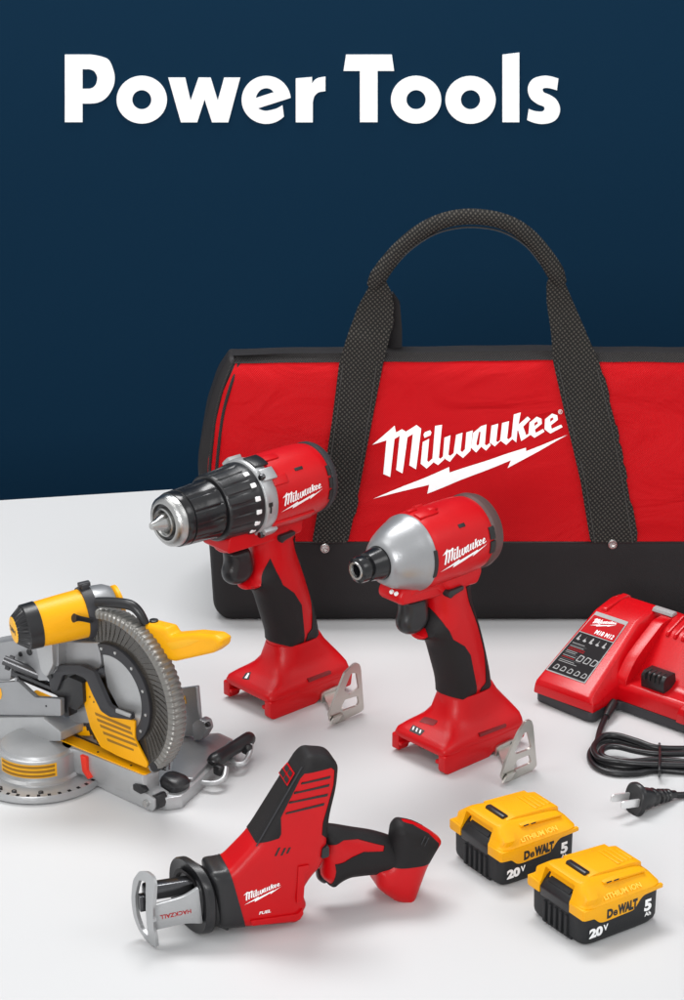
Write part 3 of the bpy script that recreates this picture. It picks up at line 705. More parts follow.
# front strip below the cover's black nose is red
def crease(t): a = FR.S(258, 845, -30); c = FR.S(304, 765, -30); return (a[0] + (c[0] - a[0]) * t, a[1] + (c[1] - a[1]) * t)
def crf(off):
    a, c = crease(0), crease(1); d = Vector((c[0] - a[0], c[1] - a[1])).normalized(); n = Vector((-d.y, d.x))
    return lambda y, t: (crease(t)[0] + n.x * off, y, crease(t)[1] + n.y * off)
f = crf(1.4)
gp = [(-25, .70), (-25, .86), (-5, .86), (-1, .70)]
g = panel('front_grille', RED2, RS, f, rpoly(gp, .0), spacing=50, thick=.6)
f2 = crf(1.9)
for y0, y1, t0, t1 in ((-23.5, -16, .79, .845), (-14.5, -6.5, .79, .845), (-23.5, -15, .715, .77), (-13.5, -3, .715, .77)):
    panel('grille_slot', BPR, g, f2, [(y0, t0), (y0, t1), (y1, t1), (y1, t0)], spacing=50)
# seam along the nose crease
b = MB(); b.tube([(crease(t)[0] - .3, -29.2, crease(t)[1]) for t in (-.02, .3, .6, .97)], .7, 6); b.build('crease_seam', DGR, RS)
for (a, c) in (((301,784),(330.5,777.3)), ((294,793.5),(329.5,785.5)), ((289,803),(328,795)), ((285.5,813.7),(324.5,804.3))):
    p, q = FR.S(*a, -30.2), FR.S(*c, -30.2); b = MB(); b.prism(rpoly([(p[0], p[1] - .6), (p[0] + 1, p[1] + .9), (q[0], q[1] + 1.3), (q[0] - .5, q[1] - .9)], .4), -30.5, -26); b.build('vent_slot', BPR, RS)
for (a, c) in (((275.5,856),(279.5,847.5)), ((281.5,855.5),(285.2,848)), ((287,853.5),(290,847.5))):
    p, q = FR.S(*a, -30.2), FR.S(*c, -30.2); b = MB(); b.prism([(p[0] - .8, p[1]), (q[0] - .9, q[1]), (q[0] + .9, q[1]), (p[0] + .9, p[1])], -30.4, -26); b.build('vent_slot', BPR, RS)
# raised cheek ribs on the flank
for pts in ([(298,866),(309,864),(309,869),(305,872),(303,900),(296,903)], [(250,920),(298,913),(302,908),(303,913),(299,919),(252,925)]):
    b = MB(); b.prism(rpoly(n_(pts), 1.2), -31.8, -28); b.build('flank_rib', RED, RS, bevel=1.1, seg=3)
fit_mark(RS, lambda u, v: (u, -30.35, v), n_([(244,905)])[0], n_([(281.5,886)])[0], spacing=6)
a = n_([(259,914.5)])[0]; text('fuel_mark', 'FUEL', WHT, RS, lambda u, v: (u, -30.35, v), a[0], a[1], 2.6, .03, slant=.3, rot=.05, width=10)
# handle
hp = rpoly(FR.SS([(318,822),(334,823),(350,826),(372,829),(392,835),(408,845),(404,868),(392,871),(379,867.5),(360,869),(345,871),(337,875),(329,882),(318,872)], 0), [2,10,20,30,20,10,10,10,14,20,10,6,4,4])
HP = Pillow(hp, 15, 14, step=3, yc=lambda x, z: -6)
HP.build([('handle', RED, [FR.SS([(310,838),(328,843),(342,838),(357,838),(383,844),(381,848),(361,848),(350,853),(341,858.5),(333,861),(334,868),(331,885),(310,885)], -14)], 0), ('handle_grip', RUB, None, .9)], RS)
Pillow(rpoly(FR.SS([(317,868),(328,868),(331,876),(329,882),(324,885),(318,881)], -4), 3), 8, 6, step=2.5).build([('trigger', BLK, None, 0)], RS)
x, z = FR.S(322, 847, -20); b = MB(); b.prism(rpoly([(x - 4, z - 5), (x - 3, z + 5), (x + 3, z + 6), (x + 3, z - 4)], 2), -31, -22); b.build('lock_button', BLK, RS, bevel=1.5)
# battery cup at the end of the handle
cup = rpoly(n_([(397,834),(403,827),(417,829),(432,835.5),(446,845.5),(432,868),(418,906),(412,910),(398,906),(380,893),(379,873),(392,868)], -24), [3,4,6,10,3,8,4,4,4,5,5,4])
CP = Pillow(cup, lambda P: np.clip(26 - .24 * np.asarray(P).reshape(-1, 2)[:, 1], 14, 22), 13, 12, step=3, yc=lambda x, z: -25 + float(np.clip(26 - .24 * z, 14, 22)))
CP.build([('cup_cover', RUB, [n_([(385,869),(396,832),(404,827),(416,829.5),(430,836.5),(440,845.5),(430,864.5),(412,867),(395,869)], -24)], .6), ('battery_cup', RED, None, 0)], RS)
for k in range(2):
    p, q = FR.S(425 + 3.4 * k, 836 + 1.6 * k, -24), FR.S(410.5 + 4 * k, 865.5 - 1 * k, -24); b = MB(); b.tube([(p[0], -24.6, p[1]), (q[0], -24.6, q[1])], .55, 6, 1); b.build('cover_groove', DGR, RS)
# blade collar, flange, shoe
b = MB()
def yz(x, hy, hz, zc, p=3.0, n=40, sk=0, yc=0): return [(x - sk * y, y + yc, zz) for (y, zz) in [(hy * math.copysign(abs(cos(t)) ** (2 / p), cos(t)), zc + hz * math.copysign(abs(sin(t)) ** (2 / p), sin(t))) for t in [2 * pi * i / n for i in range(n)]]]
b.rings([yz(-84, 17, 18, 33, 3, yc=-8), yz(-66, 19, 26, 30, 3.5, yc=-9), yz(-60, 20, 28, 29, 4, yc=-9)]); b.build('boot_neck', BLK, RS)
b = MB(); b.rings([yz(-87, 25, 28, 30.4, 2.6, 40, .3, -5), yz(-88.5, 28, 30.4, 30.6, 2.6, 40, .3, -5), yz(-86.5, 30, 30.6, 30.8, 2.6, 40, .3, -5), yz(-82, 30, 30.6, 30.8, 2.6, 40, .3, -5), yz(-80, 28, 29, 30.5, 2.6, 40, .3, -5), yz(-76, 18, 22, 34.5, 2.6, 40, .3, -5)]); fl = b.build('flange', BLK, RS)
b = MB(); b.rings([yz(-87.5, 19, 21, 31, 2.6, 40, .3, -5), yz(-89.6, 20, 22, 31, 2.6, 40, .3, -5), yz(-89.6, 17, 19, 31, 2.6, 40, .3, -5), yz(-87.5, 16, 18, 31, 2.6, 40, .3, -5)], closed=True); b.build('flange_lip', RUB, fl)
b = MB(); b.box(-127, -84, -16, -3, 37, 50); b.build('spindle', DST, RS, bevel=3, seg=3)
sh = thing  # shoe is one bent plate with its strap
def shoef(y, z): k = (z - 37) / 37.0; return (-130 + 4.2 * k * k - .3 * (y + 17), y, z * .87)
so = rpoly([(-31,3),(-24,.8),(-14,1.5),(-6,8),(-2,20),(-1,40),(-2,60),(-8,72),(-17,76.5),(-27,76.5),(-32,70),(-34,55),(-34.5,35),(-34,15)], 3)
shh = rpoly([(-22,10),(-12,12),(-8,26),(-7,46),(-10,64),(-20,67),(-23,50),(-23.5,28)], 2.5)
shoe = panel('shoe', ALU, RS, shoef, so, [shh], 4, thick=3.0)
b = MB(); b.box(-131, -124, -16, -9, 29, 43); b.build('blade_slot_block', DST, shoe, bevel=.6)
sp = n_([(150,884),(157,903),(184,896),(196,889),(198,906),(200,923),(186,922),(168,925),(156,929)], -24)
sp = [(-124, sp[1][1] - 1), (sp[2][0], sp[2][1]), (sp[3][0] + 2, sp[3][1] + 2), (sp[5][0] + 2, sp[5][1]), (sp[6][0], sp[6][1]), (-124, sp[8][1])]
b = MB(); b.prism(rpoly(sp, [1, 6, 2, 2, 10, 1]), -26, -22.5); st = b.build('shoe_strap', ALU, shoe, bevel=.8)
a = FR.S(187.5, 911, -26.2); text('strap_text', 'HACKZALL', RPR, st, lambda u, v: (u, -26.25, v), a[0] + 3, a[1] + 1.2, 3.8, .02, rot=pi + .05, slant=0, width=26)

# ------------------------------------------------------------------ slide-pack batteries
def battery():
    FBt = Fr(583, 950, 34, -36)
    B = thing('battery_pack', 'yellow and black slide-in battery pack at the front right corner, overlapping the other one', 'battery', FBt, 'yellow topped battery packs')
    L, Wd = 84.0, 36.0
    def rr(z, x0, x1, hy, p=9, tilt=0, n=64): return [(x, y, zz + tilt * (x - (x0 + x1) / 2)) for x, y, zz in ell(z, (x0 + x1) / 2, (x1 - x0) / 2, hy, 0, n, p)]
    b = MB(); b.rings([rr(.6, 5, L - 6, Wd - 5), rr(0.9, 3, L - 4, Wd - 3), rr(4, 1, L - 1, Wd - 1), rr(7, .5, L, Wd - .3), rr(33, 0, L, Wd), rr(35, 2, L - 2, Wd - 2)])
    for k in range(5): b.box(-1.6, 4, -14 + 7 * k - 1.6, -14 + 7 * k + 1.6, 2.5, 22)
    b.box(1, 5, -19, 19, .3, 3)
    core = b.build('cell_case', BBK, B, bevel=.7, seg=2, smooth=40, angle=50)
    # top cover
    b = MB(); b.rings([rr(29, 6, L - 4, Wd - 6), rr(33.2, -1.2, L + 1, Wd + .9), rr(36.5, -1, L + 1, Wd + .9), rr(38.4, .2, L, Wd - .6, 8), rr(43.5, 1.8, L - 2, Wd - 6, 7, -.02), rr(49.5, 4, L - 6, Wd - 12, 7, -.07), rr(53.5, 5.6, L - 10, Wd - 16, 7, -.1), rr(54.7, 8, L - 13, Wd - 18.5, 7, -.1)])
    for v in b.bm.verts:
        if v.co.z > 40 and v.co.x < 34: v.co.y *= 1 + .28 * (1 - v.co.x / 34)
    cov = b.build('top_cover', YEL, B, smooth=50)
    cb = MB(); cb.prism([(-8, 53), (-8, 30), (3.4, 34.5), (10, 51.5), (9, 53)], -17.5, 20.5); cut(cov, cb)
    # flank flap: the yellow skirt that dips over the black case
    for sgn in (-1, 1):
        sk = rpoly([(-1.1, 35.5), (-1.1, 27), (6, 26.2), (10, 26), (16, 20.6), (21, 19.6), (50, 20.4), (54, 21), (60, 28.5), (64, 31.2), (L + .5, 32), (L + .5, 35.5)], [.5, 1, 2, 3, 3, 4, 6, 5, 3, 3, .5, .5])
        o = MB(); o.prism(sk, sgn * (Wd - 2), sgn * (Wd + 1.0)); o.build('flank_skirt', YEL, B, bevel=.7, seg=2)
    # front yellow frame legs and dark latch pocket
    for sgn in (-1, 1):
        o = MB(); o.prism(rpoly([(-1.6, 26), (-1.6, 36.5), (8, 53.5), (12, 53.5), (6, 36), (4, 26)], 1), sgn * 15.2 if sgn > 0 else -31.6, 31.6 if sgn > 0 else -15.2)
    for sgn in (-1, 1):
        y0, y1 = (21, 35.6) if sgn > 0 else (-35.6, -18)
        b = MB(); b.prism(rpoly([(-1.6, 26.5), (-1.6, 36), (3, 36), (3, 26.5)], 1), y0, y1); b.build('front_frame', YEL, B, bevel=1.2, seg=2)
    b = MB(); b.prism(rpoly([(-.6, 24), (-1.4, 33), (1.4, 36.6), (7.5, 45), (10.5, 52), (16, 52), (16, 24)], 1.5), -17.3, 20.3); lt = b.build('release_latch', BLK, B, bevel=1.4, seg=3)
    cb = MB(); cb.prism([(-6, 41), (1.5, 39.5), (7.6, 42), (10.5, 50), (0, 60)], -14.5, 17.5); cut(lt, cb)
    b = MB(); b.prism(rpoly([(3.6, 37.5), (2.6, 40), (6.5, 44.5), (8.5, 43)], .8), -12.5, 15); b.build('latch_lip', BBK, lt, bevel=.6)
    # slide rail on top
    ty = lambda x: 54.4 - .1 * (x - 42)
    b = MB(); zr = [(20, 47), (20, ty(20) + .6), (30, ty(30) + 2.6), (70, ty(70) + 3.6), (77, ty(77) + 2.2), (78, 44.5)]
    b.prism(rpoly(zr, 1.4), -17, 15); rl = b.build('slide_rail', YEL, B, bevel=1.1, seg=2)
    b = MB(); b.prism([(28, 50.4), (28, 53), (74, 49.6), (74, 47)], -26.5, 26.5); b.build('rail_wing', YEL, rl, bevel=.5)
    for k in range(4):
        b = MB(); b.box(54 + 5.4 * k, 57 + 5.4 * k, -14 + k, 12 - k, 40, 54.6 + .1 * (30 - 5 * k) - .7 * 0 - .12 * k); b.build('rail_rib', YEL, rl, bevel=.5)
    for k in range(2):
        b = MB(); b.box(31 + 8 * k, 36 + 8 * k, -27, -25, 51 - .6 * k, 52.2 - .6 * k); b.build('terminal_slot', BPR, rl)
    b = MB(); b.prism(rpoly([(17, 50), (18, 59.6), (20, 60.6), (24, 60), (25, 50)], 1), -13, 11); b.build('stop_block', BLK, B, bevel=.8)
    # crease line, lettering
    s = -Wd - 1.12
    b = MB(); b.tube([(8, s + .5, 30), (16, s + .5, 33.3), (40, s + .5, 33.9), (66, s + .5, 34.3), (74, s + .5, 34.6)], .35, 6, 3); b.build('cover_line', YPR, B)
    fn = lambda u, v: (u, s, v); fb = lambda u, v: (u, -Wd - .12, v)
    text('wordmark_de', 'D', BPR, B, fn, 23.5, 22.4, 7.6, .07, width=6.6); text('wordmark_de', 'e', BPR, B, fn, 30.3, 22.4, 7.4, .03, width=4.8); text('wordmark_walt', 'WALT', BPR, B, fn, 35.3, 22.4, 8.2, .075, width=21.5)
    text('voltage_mark', '20', WHT, B, fb, 6, 8.6, 7.8, .06, width=14.5); text('voltage_mark', 'V', WHT, B, fb, 21, 11, 5.4, .04, width=5.2)
    text('capacity_mark', '5', WHT, B, fb, 65.5, 15, 10, .05, width=8); text('capacity_mark', 'Ah', WHT, B, fb, 66.2, 9.6, 3.9, .03, width=7)
    q = lambda u, v: (u, -27.4 + .86 * (v - 41.0) - 0.15, v + .15)
    text('embossed_text', 'LITHIUM ION', mat('yellow_emboss', lin(255, 206, 70), .4), B, lambda u, v: (u, -31.9 + (v - 43.5) * 1.04, v + .5), 22, 39.6, 3.6, .02, width=40)
    def kids(o):
        for c in [k for k in bpy.data.objects if k.parent == o]: yield c; yield from kids(c)
    for o in list(kids(B)):
        for v in o.data.vertices:
            v.co.x *= .975
            if v.co.z > .037: v.co.z = .037 + (v.co.z - .037) * .76
    return B
BAT = battery()
def copy_tree(o, parent=None):
    c = o.copy(); COL.objects.link(c); c.parent = parent
    for ch in [k for k in bpy.data.objects if k.parent == o]: copy_tree(ch, c)
    return c
B2 = copy_tree(BAT); F2 = Fr(501, 890, 34, -36); B2.location = (F2.O[0], F2.O[1], 0)
B2['label'] = 'yellow and black slide-in battery pack partly hidden behind the front battery pack'

# ------------------------------------------------------------------ charger with coiled cord
FC = Fr(590, 724, -42)
CH = thing('battery_charger', 'red battery charger on a black base with a dark instruction label and coiled black cord', 'battery charger', FC)
foot = rpoly([(-72, 5), (-3, 0), (3, 5), (-1, 34), (5, 42), (92, 42), (98, 48), (98, 150), (92, 156), (-66, 156), (-72, 150)], [8, 4, 4, 8, 4, 4, 3, 4, 4, 4, 4])
b = MB(); b.prism(foot, 1, 11, 'z'); b.build('base', DGR, CH, bevel=1)
def lobe(b, xl, xr, flip=False):
    st = [(1.5, 11, 21), (3.5, 11, 25.5), (10, 11, 29), (95, 11, 72), (122, 11, 77), (135, 11, 76), (150, 11, 62), (155, 11, 40)]
    rs = []
    for y, z0, z in st:
        a, c = (3, 15) if not flip else (15, 3); k = min(1, (z - 20) / 30)
        rs.append([(xl, y, z0), (xl + .5 * k, y, z - 8 - 4 * k), (xl + a * k + 1, y, z - 1), (xl + a * k + 5, y, z), (xr - c * k - 5, y, z), (xr - c * k - 1, y, z - 1.5), (xr - 1 * k, y, max(z0 + 8, z - 26 * k - 4)), (xr, y, z0)])
    b.rings(rs)
b = MB(); lobe(b, -71, 1.5); b.build('left_housing', RED2, CH, bevel=1.3, seg=3, smooth=42, angle=18)
b = MB(); lobe(b, 76, 140, True)
b.bm.verts.ensure_lookup_table()
for v in b.bm.verts: v.co.y = 40 + (v.co.y - 2) * .75
for v in b.bm.verts: v.co.x = 72 + (v.co.x - 76) * .4
b.build('right_housing', RED2, CH, bevel=1.3, seg=3, smooth=42, angle=18)
b = MB(); b.prism(rpoly([(43, 11), (43, 25), (46, 30), (64, 32), (104, 70), (126, 77), (140, 75), (155, 50), (155, 11)], [1, 2, 3, 6, 6, 6, 6, 4, 1]), -4, 80, 'x'); b.build('battery_bay', RED2, CH, bevel=.8)
b = MB(); b.prism(rpoly([(43, 11), (45, 34), (58, 50), (74, 60), (104, 76), (120, 76), (120, 11)], [1, 3, 8, 8, 4, 2, 1]), -3, 9, 'x'); b.build('bay_divider', RED2, CH, bevel=2.2, seg=3)
b = MB(); b.prism(rpoly([(50, 30), (49, 43), (53, 47), (68, 47), (72, 30)], 1.5), 23, 50, 'x'); tb = b.build('terminal_tower', BLK, CH, bevel=1)
for k in range(4):
    b = MB(); b.box(27 + 5.4 * k, 29 + 5.4 * k, 47.5, 60, 40, 47.5); b.build('contact_slot', BPR, tb)
for k in range(7):
    b = MB(); b.prism(rpoly([(98, 66), (100, 70), (126, 79.3), (140, 77.5), (140, 66)], 1), 16 + 9 * k, 19 + 9 * k, 'x'); b.build('cooling_rib', RED2, CH, bevel=.8)
b = MB(); b.prism(rpoly([(94, 70), (96, 75.5), (132, 79.5), (138, 76), (138, 66)], 2), -60, -54, 'x'); b.build('top_ridge', RED2, CH, bevel=1.5)
b = MB(); b.prism(rpoly([(120, 76), (122, 79.5), (128, 80), (130, 76)], 1), -16, 8, 'x'); b.build('logo_strip', GRY, CH, bevel=.5)
# the label
def lf(x, s): return (x, 12 + s, 29 + (12 + s - 10) * (43 / 85) + .55)
def lf2(x, s): p = lf(x, s); return (p[0], p[1] - .12, p[2] + .25)
lb = panel('instruction_label', GRY, CH, lf, [(-67, 3), (-19, 3), (-24, 80), (-63.5, 80)], spacing=60)
panel('label_face', LBL, lb, lf2, [(-65.6, 4.2), (-20.6, 4.2), (-23, 53), (-64, 53)], spacing=60)
panel('label_header', RPR, lb, lf2, [(-63.9, 54), (-23.1, 54), (-25, 75.5), (-62.6, 75.5)], spacing=60)
lf3 = lambda x, s: (x, lf(x, s)[1] - .2, lf(x, s)[2] + .45)
fit_mark(lb, lf3, (-59, 63), (-33, 72), spacing=30)
text('label_models', 'M18 M12', WHT, lb, lf3, -48, 56, 5, .02, width=22)
for k in range(5):
    x = -61.5 + 7.8 * k; e_ = (0, .8, -.5, .6, 0)[k]
    panel('label_icon', GRY, lb, lf3, [[(x, 44.5), (x + .9 + e_, 48), (x + 1.6, 51.2), (x + 2.6 - e_, 49), (x + 2.2, 46.5), (x + 4.4, 45), (x + 3, 43.6)]], spacing=30)
rnd = random.Random(3)
for k in range(13):
    s0 = 39.5 - 1.9 * k; w = rnd.uniform(12, 24); col = RPR if k in (3, 4, 9) else DGR if k % 3 == 1 else GRY
    panel('label_line', col, lb, lf3, [(-62, s0), (-62 + w, s0), (-62 + w, s0 + .55), (-62, s0 + .55)], spacing=30)
for k in range(5):
    x = -62 + 8.4 * k; panel('label_diagram', GRY, lb, lf3, rpoly([(x, 7), (x + 6, 7), (x + 6, 12), (x + 2, 13)], 1.2), [rpoly([(x + 1, 8), (x + 5, 8), (x + 5, 11.2), (x + 2.4, 12)], .8)], spacing=30)
    if k > 1: panel('label_diagram', GRY, lb, lf3, rpoly([(x, 22), (x + 6, 22), (x + 7, 29), (x + 1, 30)], 1.2), [rpoly([(x + 1, 23), (x + 5.2, 23), (x + 5.8, 28), (x + 2, 29)], .8)], spacing=30)
# cord
def gp3(u, v, z): x, y = FC.G(u, v, z); return (x, y, z)
cr_ = 3.0
path = [(611,707,8),(606,716,7),(600,730,4),(597,742,3.2),(594,752,3.2),(600,762,3.2),(625,767,3.2),(659,766,3.2),(700,769,3.2),(730,768,3.2),(742,762,3.2),(728,755,3.2),(700,752,3.2),
 (659,751,4),(632,745,4),(612,740.5,4),(597,744,5),(589.5,755,3.2),(595,766,3.2),(612,773,3.2),(635,773.5,3.2),(659,770,3.2),(700,773,3.2),(738,772,3.2),(752,763,3.2),(736,752,3.2),(700,749,3.2),
 (659,748,9),(636,741,10),(617,735.5,10),(604,736,10),(595,744,9.5),(594,752,9.2),(602,759,9),(625,762,9),(659,760,9),(700,763,9),(728,762,9),(734,758,9),(720,756,9),(690,754,9),
 (659,754,9.5),(636,751,9.5),(619,747,9.5),(607,747,9.5),(601,752,9.5),(606,758,9.4),(628,763,9),(659,764.5,9),(700,766,9),(740,771,6),(756,780,3.2),(740,790,3.2),(705,793,3.2),(684,795,3.6),(672,795,5)]
b = MB(); b.tube([gp3(*p) for p in path], cr_, 10, 7); cord = b.build('power_cord', CORD, CH, smooth=60)
b = MB(); lo = [gp3(659.5, 746, 0.6), gp3(659.5, 773.5, .6)]
b.tube([gp3(659, 773.5, 1), gp3(659, 774, 7), gp3(659.4, 769, 13), gp3(659.6, 757, 14.5), gp3(659.6, 748, 12), gp3(659.4, 745.5, 5), gp3(659.2, 746, 1)], 1.3, 8, 5, closed=True); b.build('cord_tie', BLK, cord)
b = MB(); b.tube([gp3(613,703,11), gp3(609,711,8.5), gp3(606,717,7)], [5.2, 4.6, 3.6], 12, 4); b.build('strain_relief', BLK, cord)
# plug: lies along its own axis
ax0 = Vector(gp3(637, 799, 13)); ax1 = Vector(gp3(672, 794.5, 6)); dx_ = (ax1 - ax0).normalized(); uy = Vector((0, 0, 1)).cross(dx_).normalized(); uz = dx_.cross(uy)
Mx = Matrix(((dx_.x, uy.x, uz.x, ax0.x), (dx_.y, uy.y, uz.y, ax0.y), (dx_.z, uy.z, uz.z, ax0.z), (0, 0, 0, 1)))
def yz2(x, hy, hz, p=2.4, n=28): return [(x, y, z) for y, z in [(hy * math.copysign(abs(cos(t)) ** (2 / p), cos(t)), hz * math.copysign(abs(sin(t)) ** (2 / p), sin(t))) for t in [2 * pi * i / n for i in range(n)]]]
b = MB(); b.M = Mx @ Matrix.Scale(1.18, 4)
b.rings([yz2(-3, 8, 9.5), yz2(-3.6, 10.5, 12), yz2(-2.5, 11.6, 13), yz2(0, 11.6, 13), yz2(1.2, 10, 11), yz2(1.8, 8, 8.8), yz2(7, 8, 8.5), yz2(12, 7.4, 7.4), yz2(14, 6.4, 6.2), yz2(16, 7.2, 7), yz2(19, 6, 5.6), yz2(20, 5.2, 4.8), yz2(21, 4.6, 4.4), yz2(22, 6, 5.6), yz2(24, 5.8, 5.4), yz2(25, 4.4, 4.2), yz2(26, 5.6, 5.2), yz2(28, 5.4, 5), yz2(29, 4.2, 4), yz2(30, 5.2, 4.8), yz2(32, 5, 4.6), yz2(33, 3.4, 3.4), yz2(38, 3.0, 3.0)])
pg = b.build('plug', BLK, cord, smooth=50)
for s in (-1, 1):
    b = MB(); b.M = Mx @ Matrix.Scale(1.18, 4); b.prism(rpoly([(-3, -3.2), (-19, -3.2), (-21, -2), (-21, 2), (-19, 3.2), (-3, 3.2)], 1), s * 6.2 - .8, s * 6.2 + .8); b.build('prong', PRG, pg, bevel=.3)

# ------------------------------------------------------------------ sliding compound miter saw
FM = Fr(116, 790, -42, -20)
MS = thing('miter_saw', 'yellow and silver sliding miter saw with a ribbed smoky blade guard at the left edge', 'miter saw', FM)
GY = -14.0                                                # plane of the blade
def Gs(pts, z): return [FM.G(u, v, z) for u, v in pts]
def Ss(pts, y=GY): return [FM.S(u, v, y) for u, v in pts]
TC = FM.G(40, 771, 2)
# scale ring and turntable
def lath(b, prof, n=72, c=TC): return b.lathe(prof, c[0], c[1], n, 'z')
RO = 64.0
b = MB(); lath(b, [(0.6, RO - 4), (0.8, RO - 1), (2, RO), (7.5, RO), (8.5, RO - .6), (8.5, RO - 6), (6.5, RO - 7), (6.5, 40)]); ring_ = b.build('scale_ring', ALU, MS)
for k in range(26):
    a = radians(-150 + k * 9.0); c, s_ = cos(a), sin(a); r0, r1 = RO - 4.6, RO - 1.2; w = 1.5
    b = MB(); b.prism([(TC[0] + r * c - q * s_, TC[1] + r * s_ + q * c) for r, q in ((r0, -w), (r1, -w), (r1, w), (r0, w))], 8.3, 8.8, 'z'); b.build('detent_notch', LBL, ring_)
for a in (-128, -82, -66, -40):
    a = radians(a); b = MB(); b.lathe([(6, 2.4), (9.2, 2.4), (9.8, 1.6), (9.9, .1)], TC[0] + (RO - 9) * cos(a), TC[1] + (RO - 9) * sin(a), 16, 'z'); b.build('bolt', BLK, ring_)
RD = 38.0; ZTOP = 33.0
b = MB(); lath(b, [(6, RD + 4), (8, RD + 3.6), (10, RD + .6), (12, RD), (ZTOP - 5, RD), (ZTOP - 3, RD - .3), (ZTOP - 2.6, RD - 1.6), (ZTOP - 2.6, RD - 3), (ZTOP, RD - 4.5), (ZTOP, 0.5)]); tt = b.build('turntable', ALU, MS)
# drum warning label, wrapped round the front
def drum(a, z): return (TC[0] + (RD + .35) * cos(a / RD), TC[1] + (RD + .35) * sin(a / RD), z)
a0, a1 = RD * radians(-104), RD * radians(-16)
lab = panel('warning_label', YPL, tt, drum, [(a0, 14), (a1, 14), (a1, 27.5), (a0, 27.5)], spacing=3)
def drum2(a, z): p = drum(a, z); return (p[0] + .3 * cos(a / RD), p[1] + .3 * sin(a / RD), z)
for z0 in (15, 19.4, 23.8):
    panel('label_text', YPR, lab, drum2, [(a0 + 2, z0), (a1 - 2, z0), (a1 - 2, z0 + 2.6), (a0 + 2, z0 + 2.6)], spacing=3)
# arm, its kerf plate and the end block
AY0, AY1 = -32.0, -3.0
b = MB(); b.prism(rpoly([(TC[0] + 20, AY0 - 1), (-50, AY0 - 4), (-36, AY0), (44, AY0 + 5), (46, AY0 + 8), (46, AY1 - 5), (20, AY1), (TC[0], AY1)], [1, 12, 12, 1, 1, 1, 1, 1]), 9, ZTOP, 'z'); b.build('arm', ALU, MS, bevel=1)
b = MB(); b.prism(rpoly([(-8, 0), (56, 1), (60, 6), (60, 15), (40, 18), (-8, 14)], 2), AY0 + 4, AY1 - 6); eb = b.build('arm_end_block', ALU, MS, bevel=1)
kp = Gs([(40.5, 732.5), (62, 732.5), (104, 749), (158, 767.5), (150, 770.5), (146, 770), (100, 751.5)], ZTOP)
b = MB(); b.prism(rpoly([(kp[0][0], kp[0][1]), (kp[1][0], kp[1][1]), (44, AY1 - 8), (46, AY0 + 8), (44, AY0 + 6)], 1), ZTOP - 1, ZTOP + 1.2, 'z'); kpo = b.build('kerf_plate', YEL, MS, bevel=.5)
b = MB(); b.box(TC[0] + 10, 38, GY - .7, GY + .7, ZTOP + .6, ZTOP + 1.5); b.build('kerf_slot', BPR, kpo)
for x, y in ((-62, -24), (-18, -24), (24, -22), (-40, -6)):
    b = MB(); b.lathe([(ZTOP, 1.1), (ZTOP + 1.7, 1.1), (ZTOP + 1.9, .1)], x, y, 10, 'z'); b.build('screw', BLK, kpo)
x0 = Ss([(83, 757)], AY0)[0]
b = MB(); b.prism(rpoly([(x0[0] - 1, 31), (x0[0] + 7, 31), (x0[0] + 7, 17), (x0[0] + 12, 11), (x0[0] + 8, 9), (x0[0] + 1, 15)], 1), AY0 - 2.5, AY0 + 6); b.build('red_latch', mat('orange_red_plastic', lin(228, 50, 30), .4), MS, bevel=.8)
b = MB(); b.prism(rpoly([(34, 22), (44, 24), (50, 19), (44, 15), (34, 16)], 1.5), AY0 + 2, AY0 + 8); b.build('arm_lever', BLK, MS, bevel=1)
b = MB(); b.lathe([(AY0 + 1, 3.4), (AY0 + 3, 3.4), (AY0 + 20, 3.4)], 50, 8, 18, 'y'); b.build('pivot_pin', STE, MS)
b = MB(); b.prism(rpoly([(44, 3), (45, 12), (60, 18), (64, 10), (62, 4)], 2), AY0 + 6, AY0 + 18); b.build('detent_block', BLK, MS, bevel=1)
kb = Gs([(175, 778)], 22)[0]
b = MB(); b.rings([ell(10, kb[0], 9, 10, kb[1], 24, 2.6), ell(14, kb[0], 12, 12, kb[1], 24, 2.6), ell(19, kb[0], 13, 12, kb[1], 24, 3), ell(22, kb[0] - 1, 11, 10.5, kb[1], 24, 3), ell(24, kb[0] - 4, 7, 7, kb[1], 24, 2.4)]); b.build('detent_knob', BLK, MS)
# right hand deck, fence and carry grip
dk = Gs([(150, 787), (151, 793), (166, 799.5), (182, 797), (189, 790), (236, 748), (233, 740), (219, 733.5), (170, 738), (120, 742)], 12)
b = MB(); b.prism(rpoly(dk, 2), .8, 13, 'z'); d_ = b.build('extension_deck', ALU, MS, bevel=1.5)
de = Gs([(176, 745), (216, 734), (231, 740), (193, 779), (170, 778)], 16)
b = MB(); b.prism(rpoly(de, 2), 10, 16.5, 'z'); b.build('deck_top', SIL, MS, bevel=1.2)
FYp = FM.G(190, 738, 14)[1]
fence = Ss([(172, 737), (170, 690), (196, 686.5), (199, 722), (201, 736)], FYp)
b = MB(); b.prism(rpoly(fence, 2), FYp, FYp + 5); b.build('right_fence', SIL, MS, bevel=.8)
fl_ = Ss([(178, 697), (185.5, 695.5), (187, 703.5), (179.5, 705)], FYp)
pf = lambda u, v: (u, FYp - .3, v)
w_ = panel('warning_label', YPL, MS, pf, fl_, spacing=40); cx = sum(p[0] for p in fl_) / 4; cz = sum(p[1] for p in fl_) / 4
panel('label_text', YPR, w_, lambda u, v: (u, FYp - .5, v), [[(cx - 3, cz + k), (cx + 3, cz + k), (cx + 3, cz + k + .8), (cx - 3, cz + k + .8)] for k in (-2, 0, 2)], spacing=40)
br = Ss([(198, 738), (197, 722), (203, 717), (209, 720), (211, 728), (205, 738)], FYp)
b = MB(); b.prism(rpoly(br, 2), FYp - 6, FYp + 4); b.build('fence_bracket', SIL, MS, bevel=1)
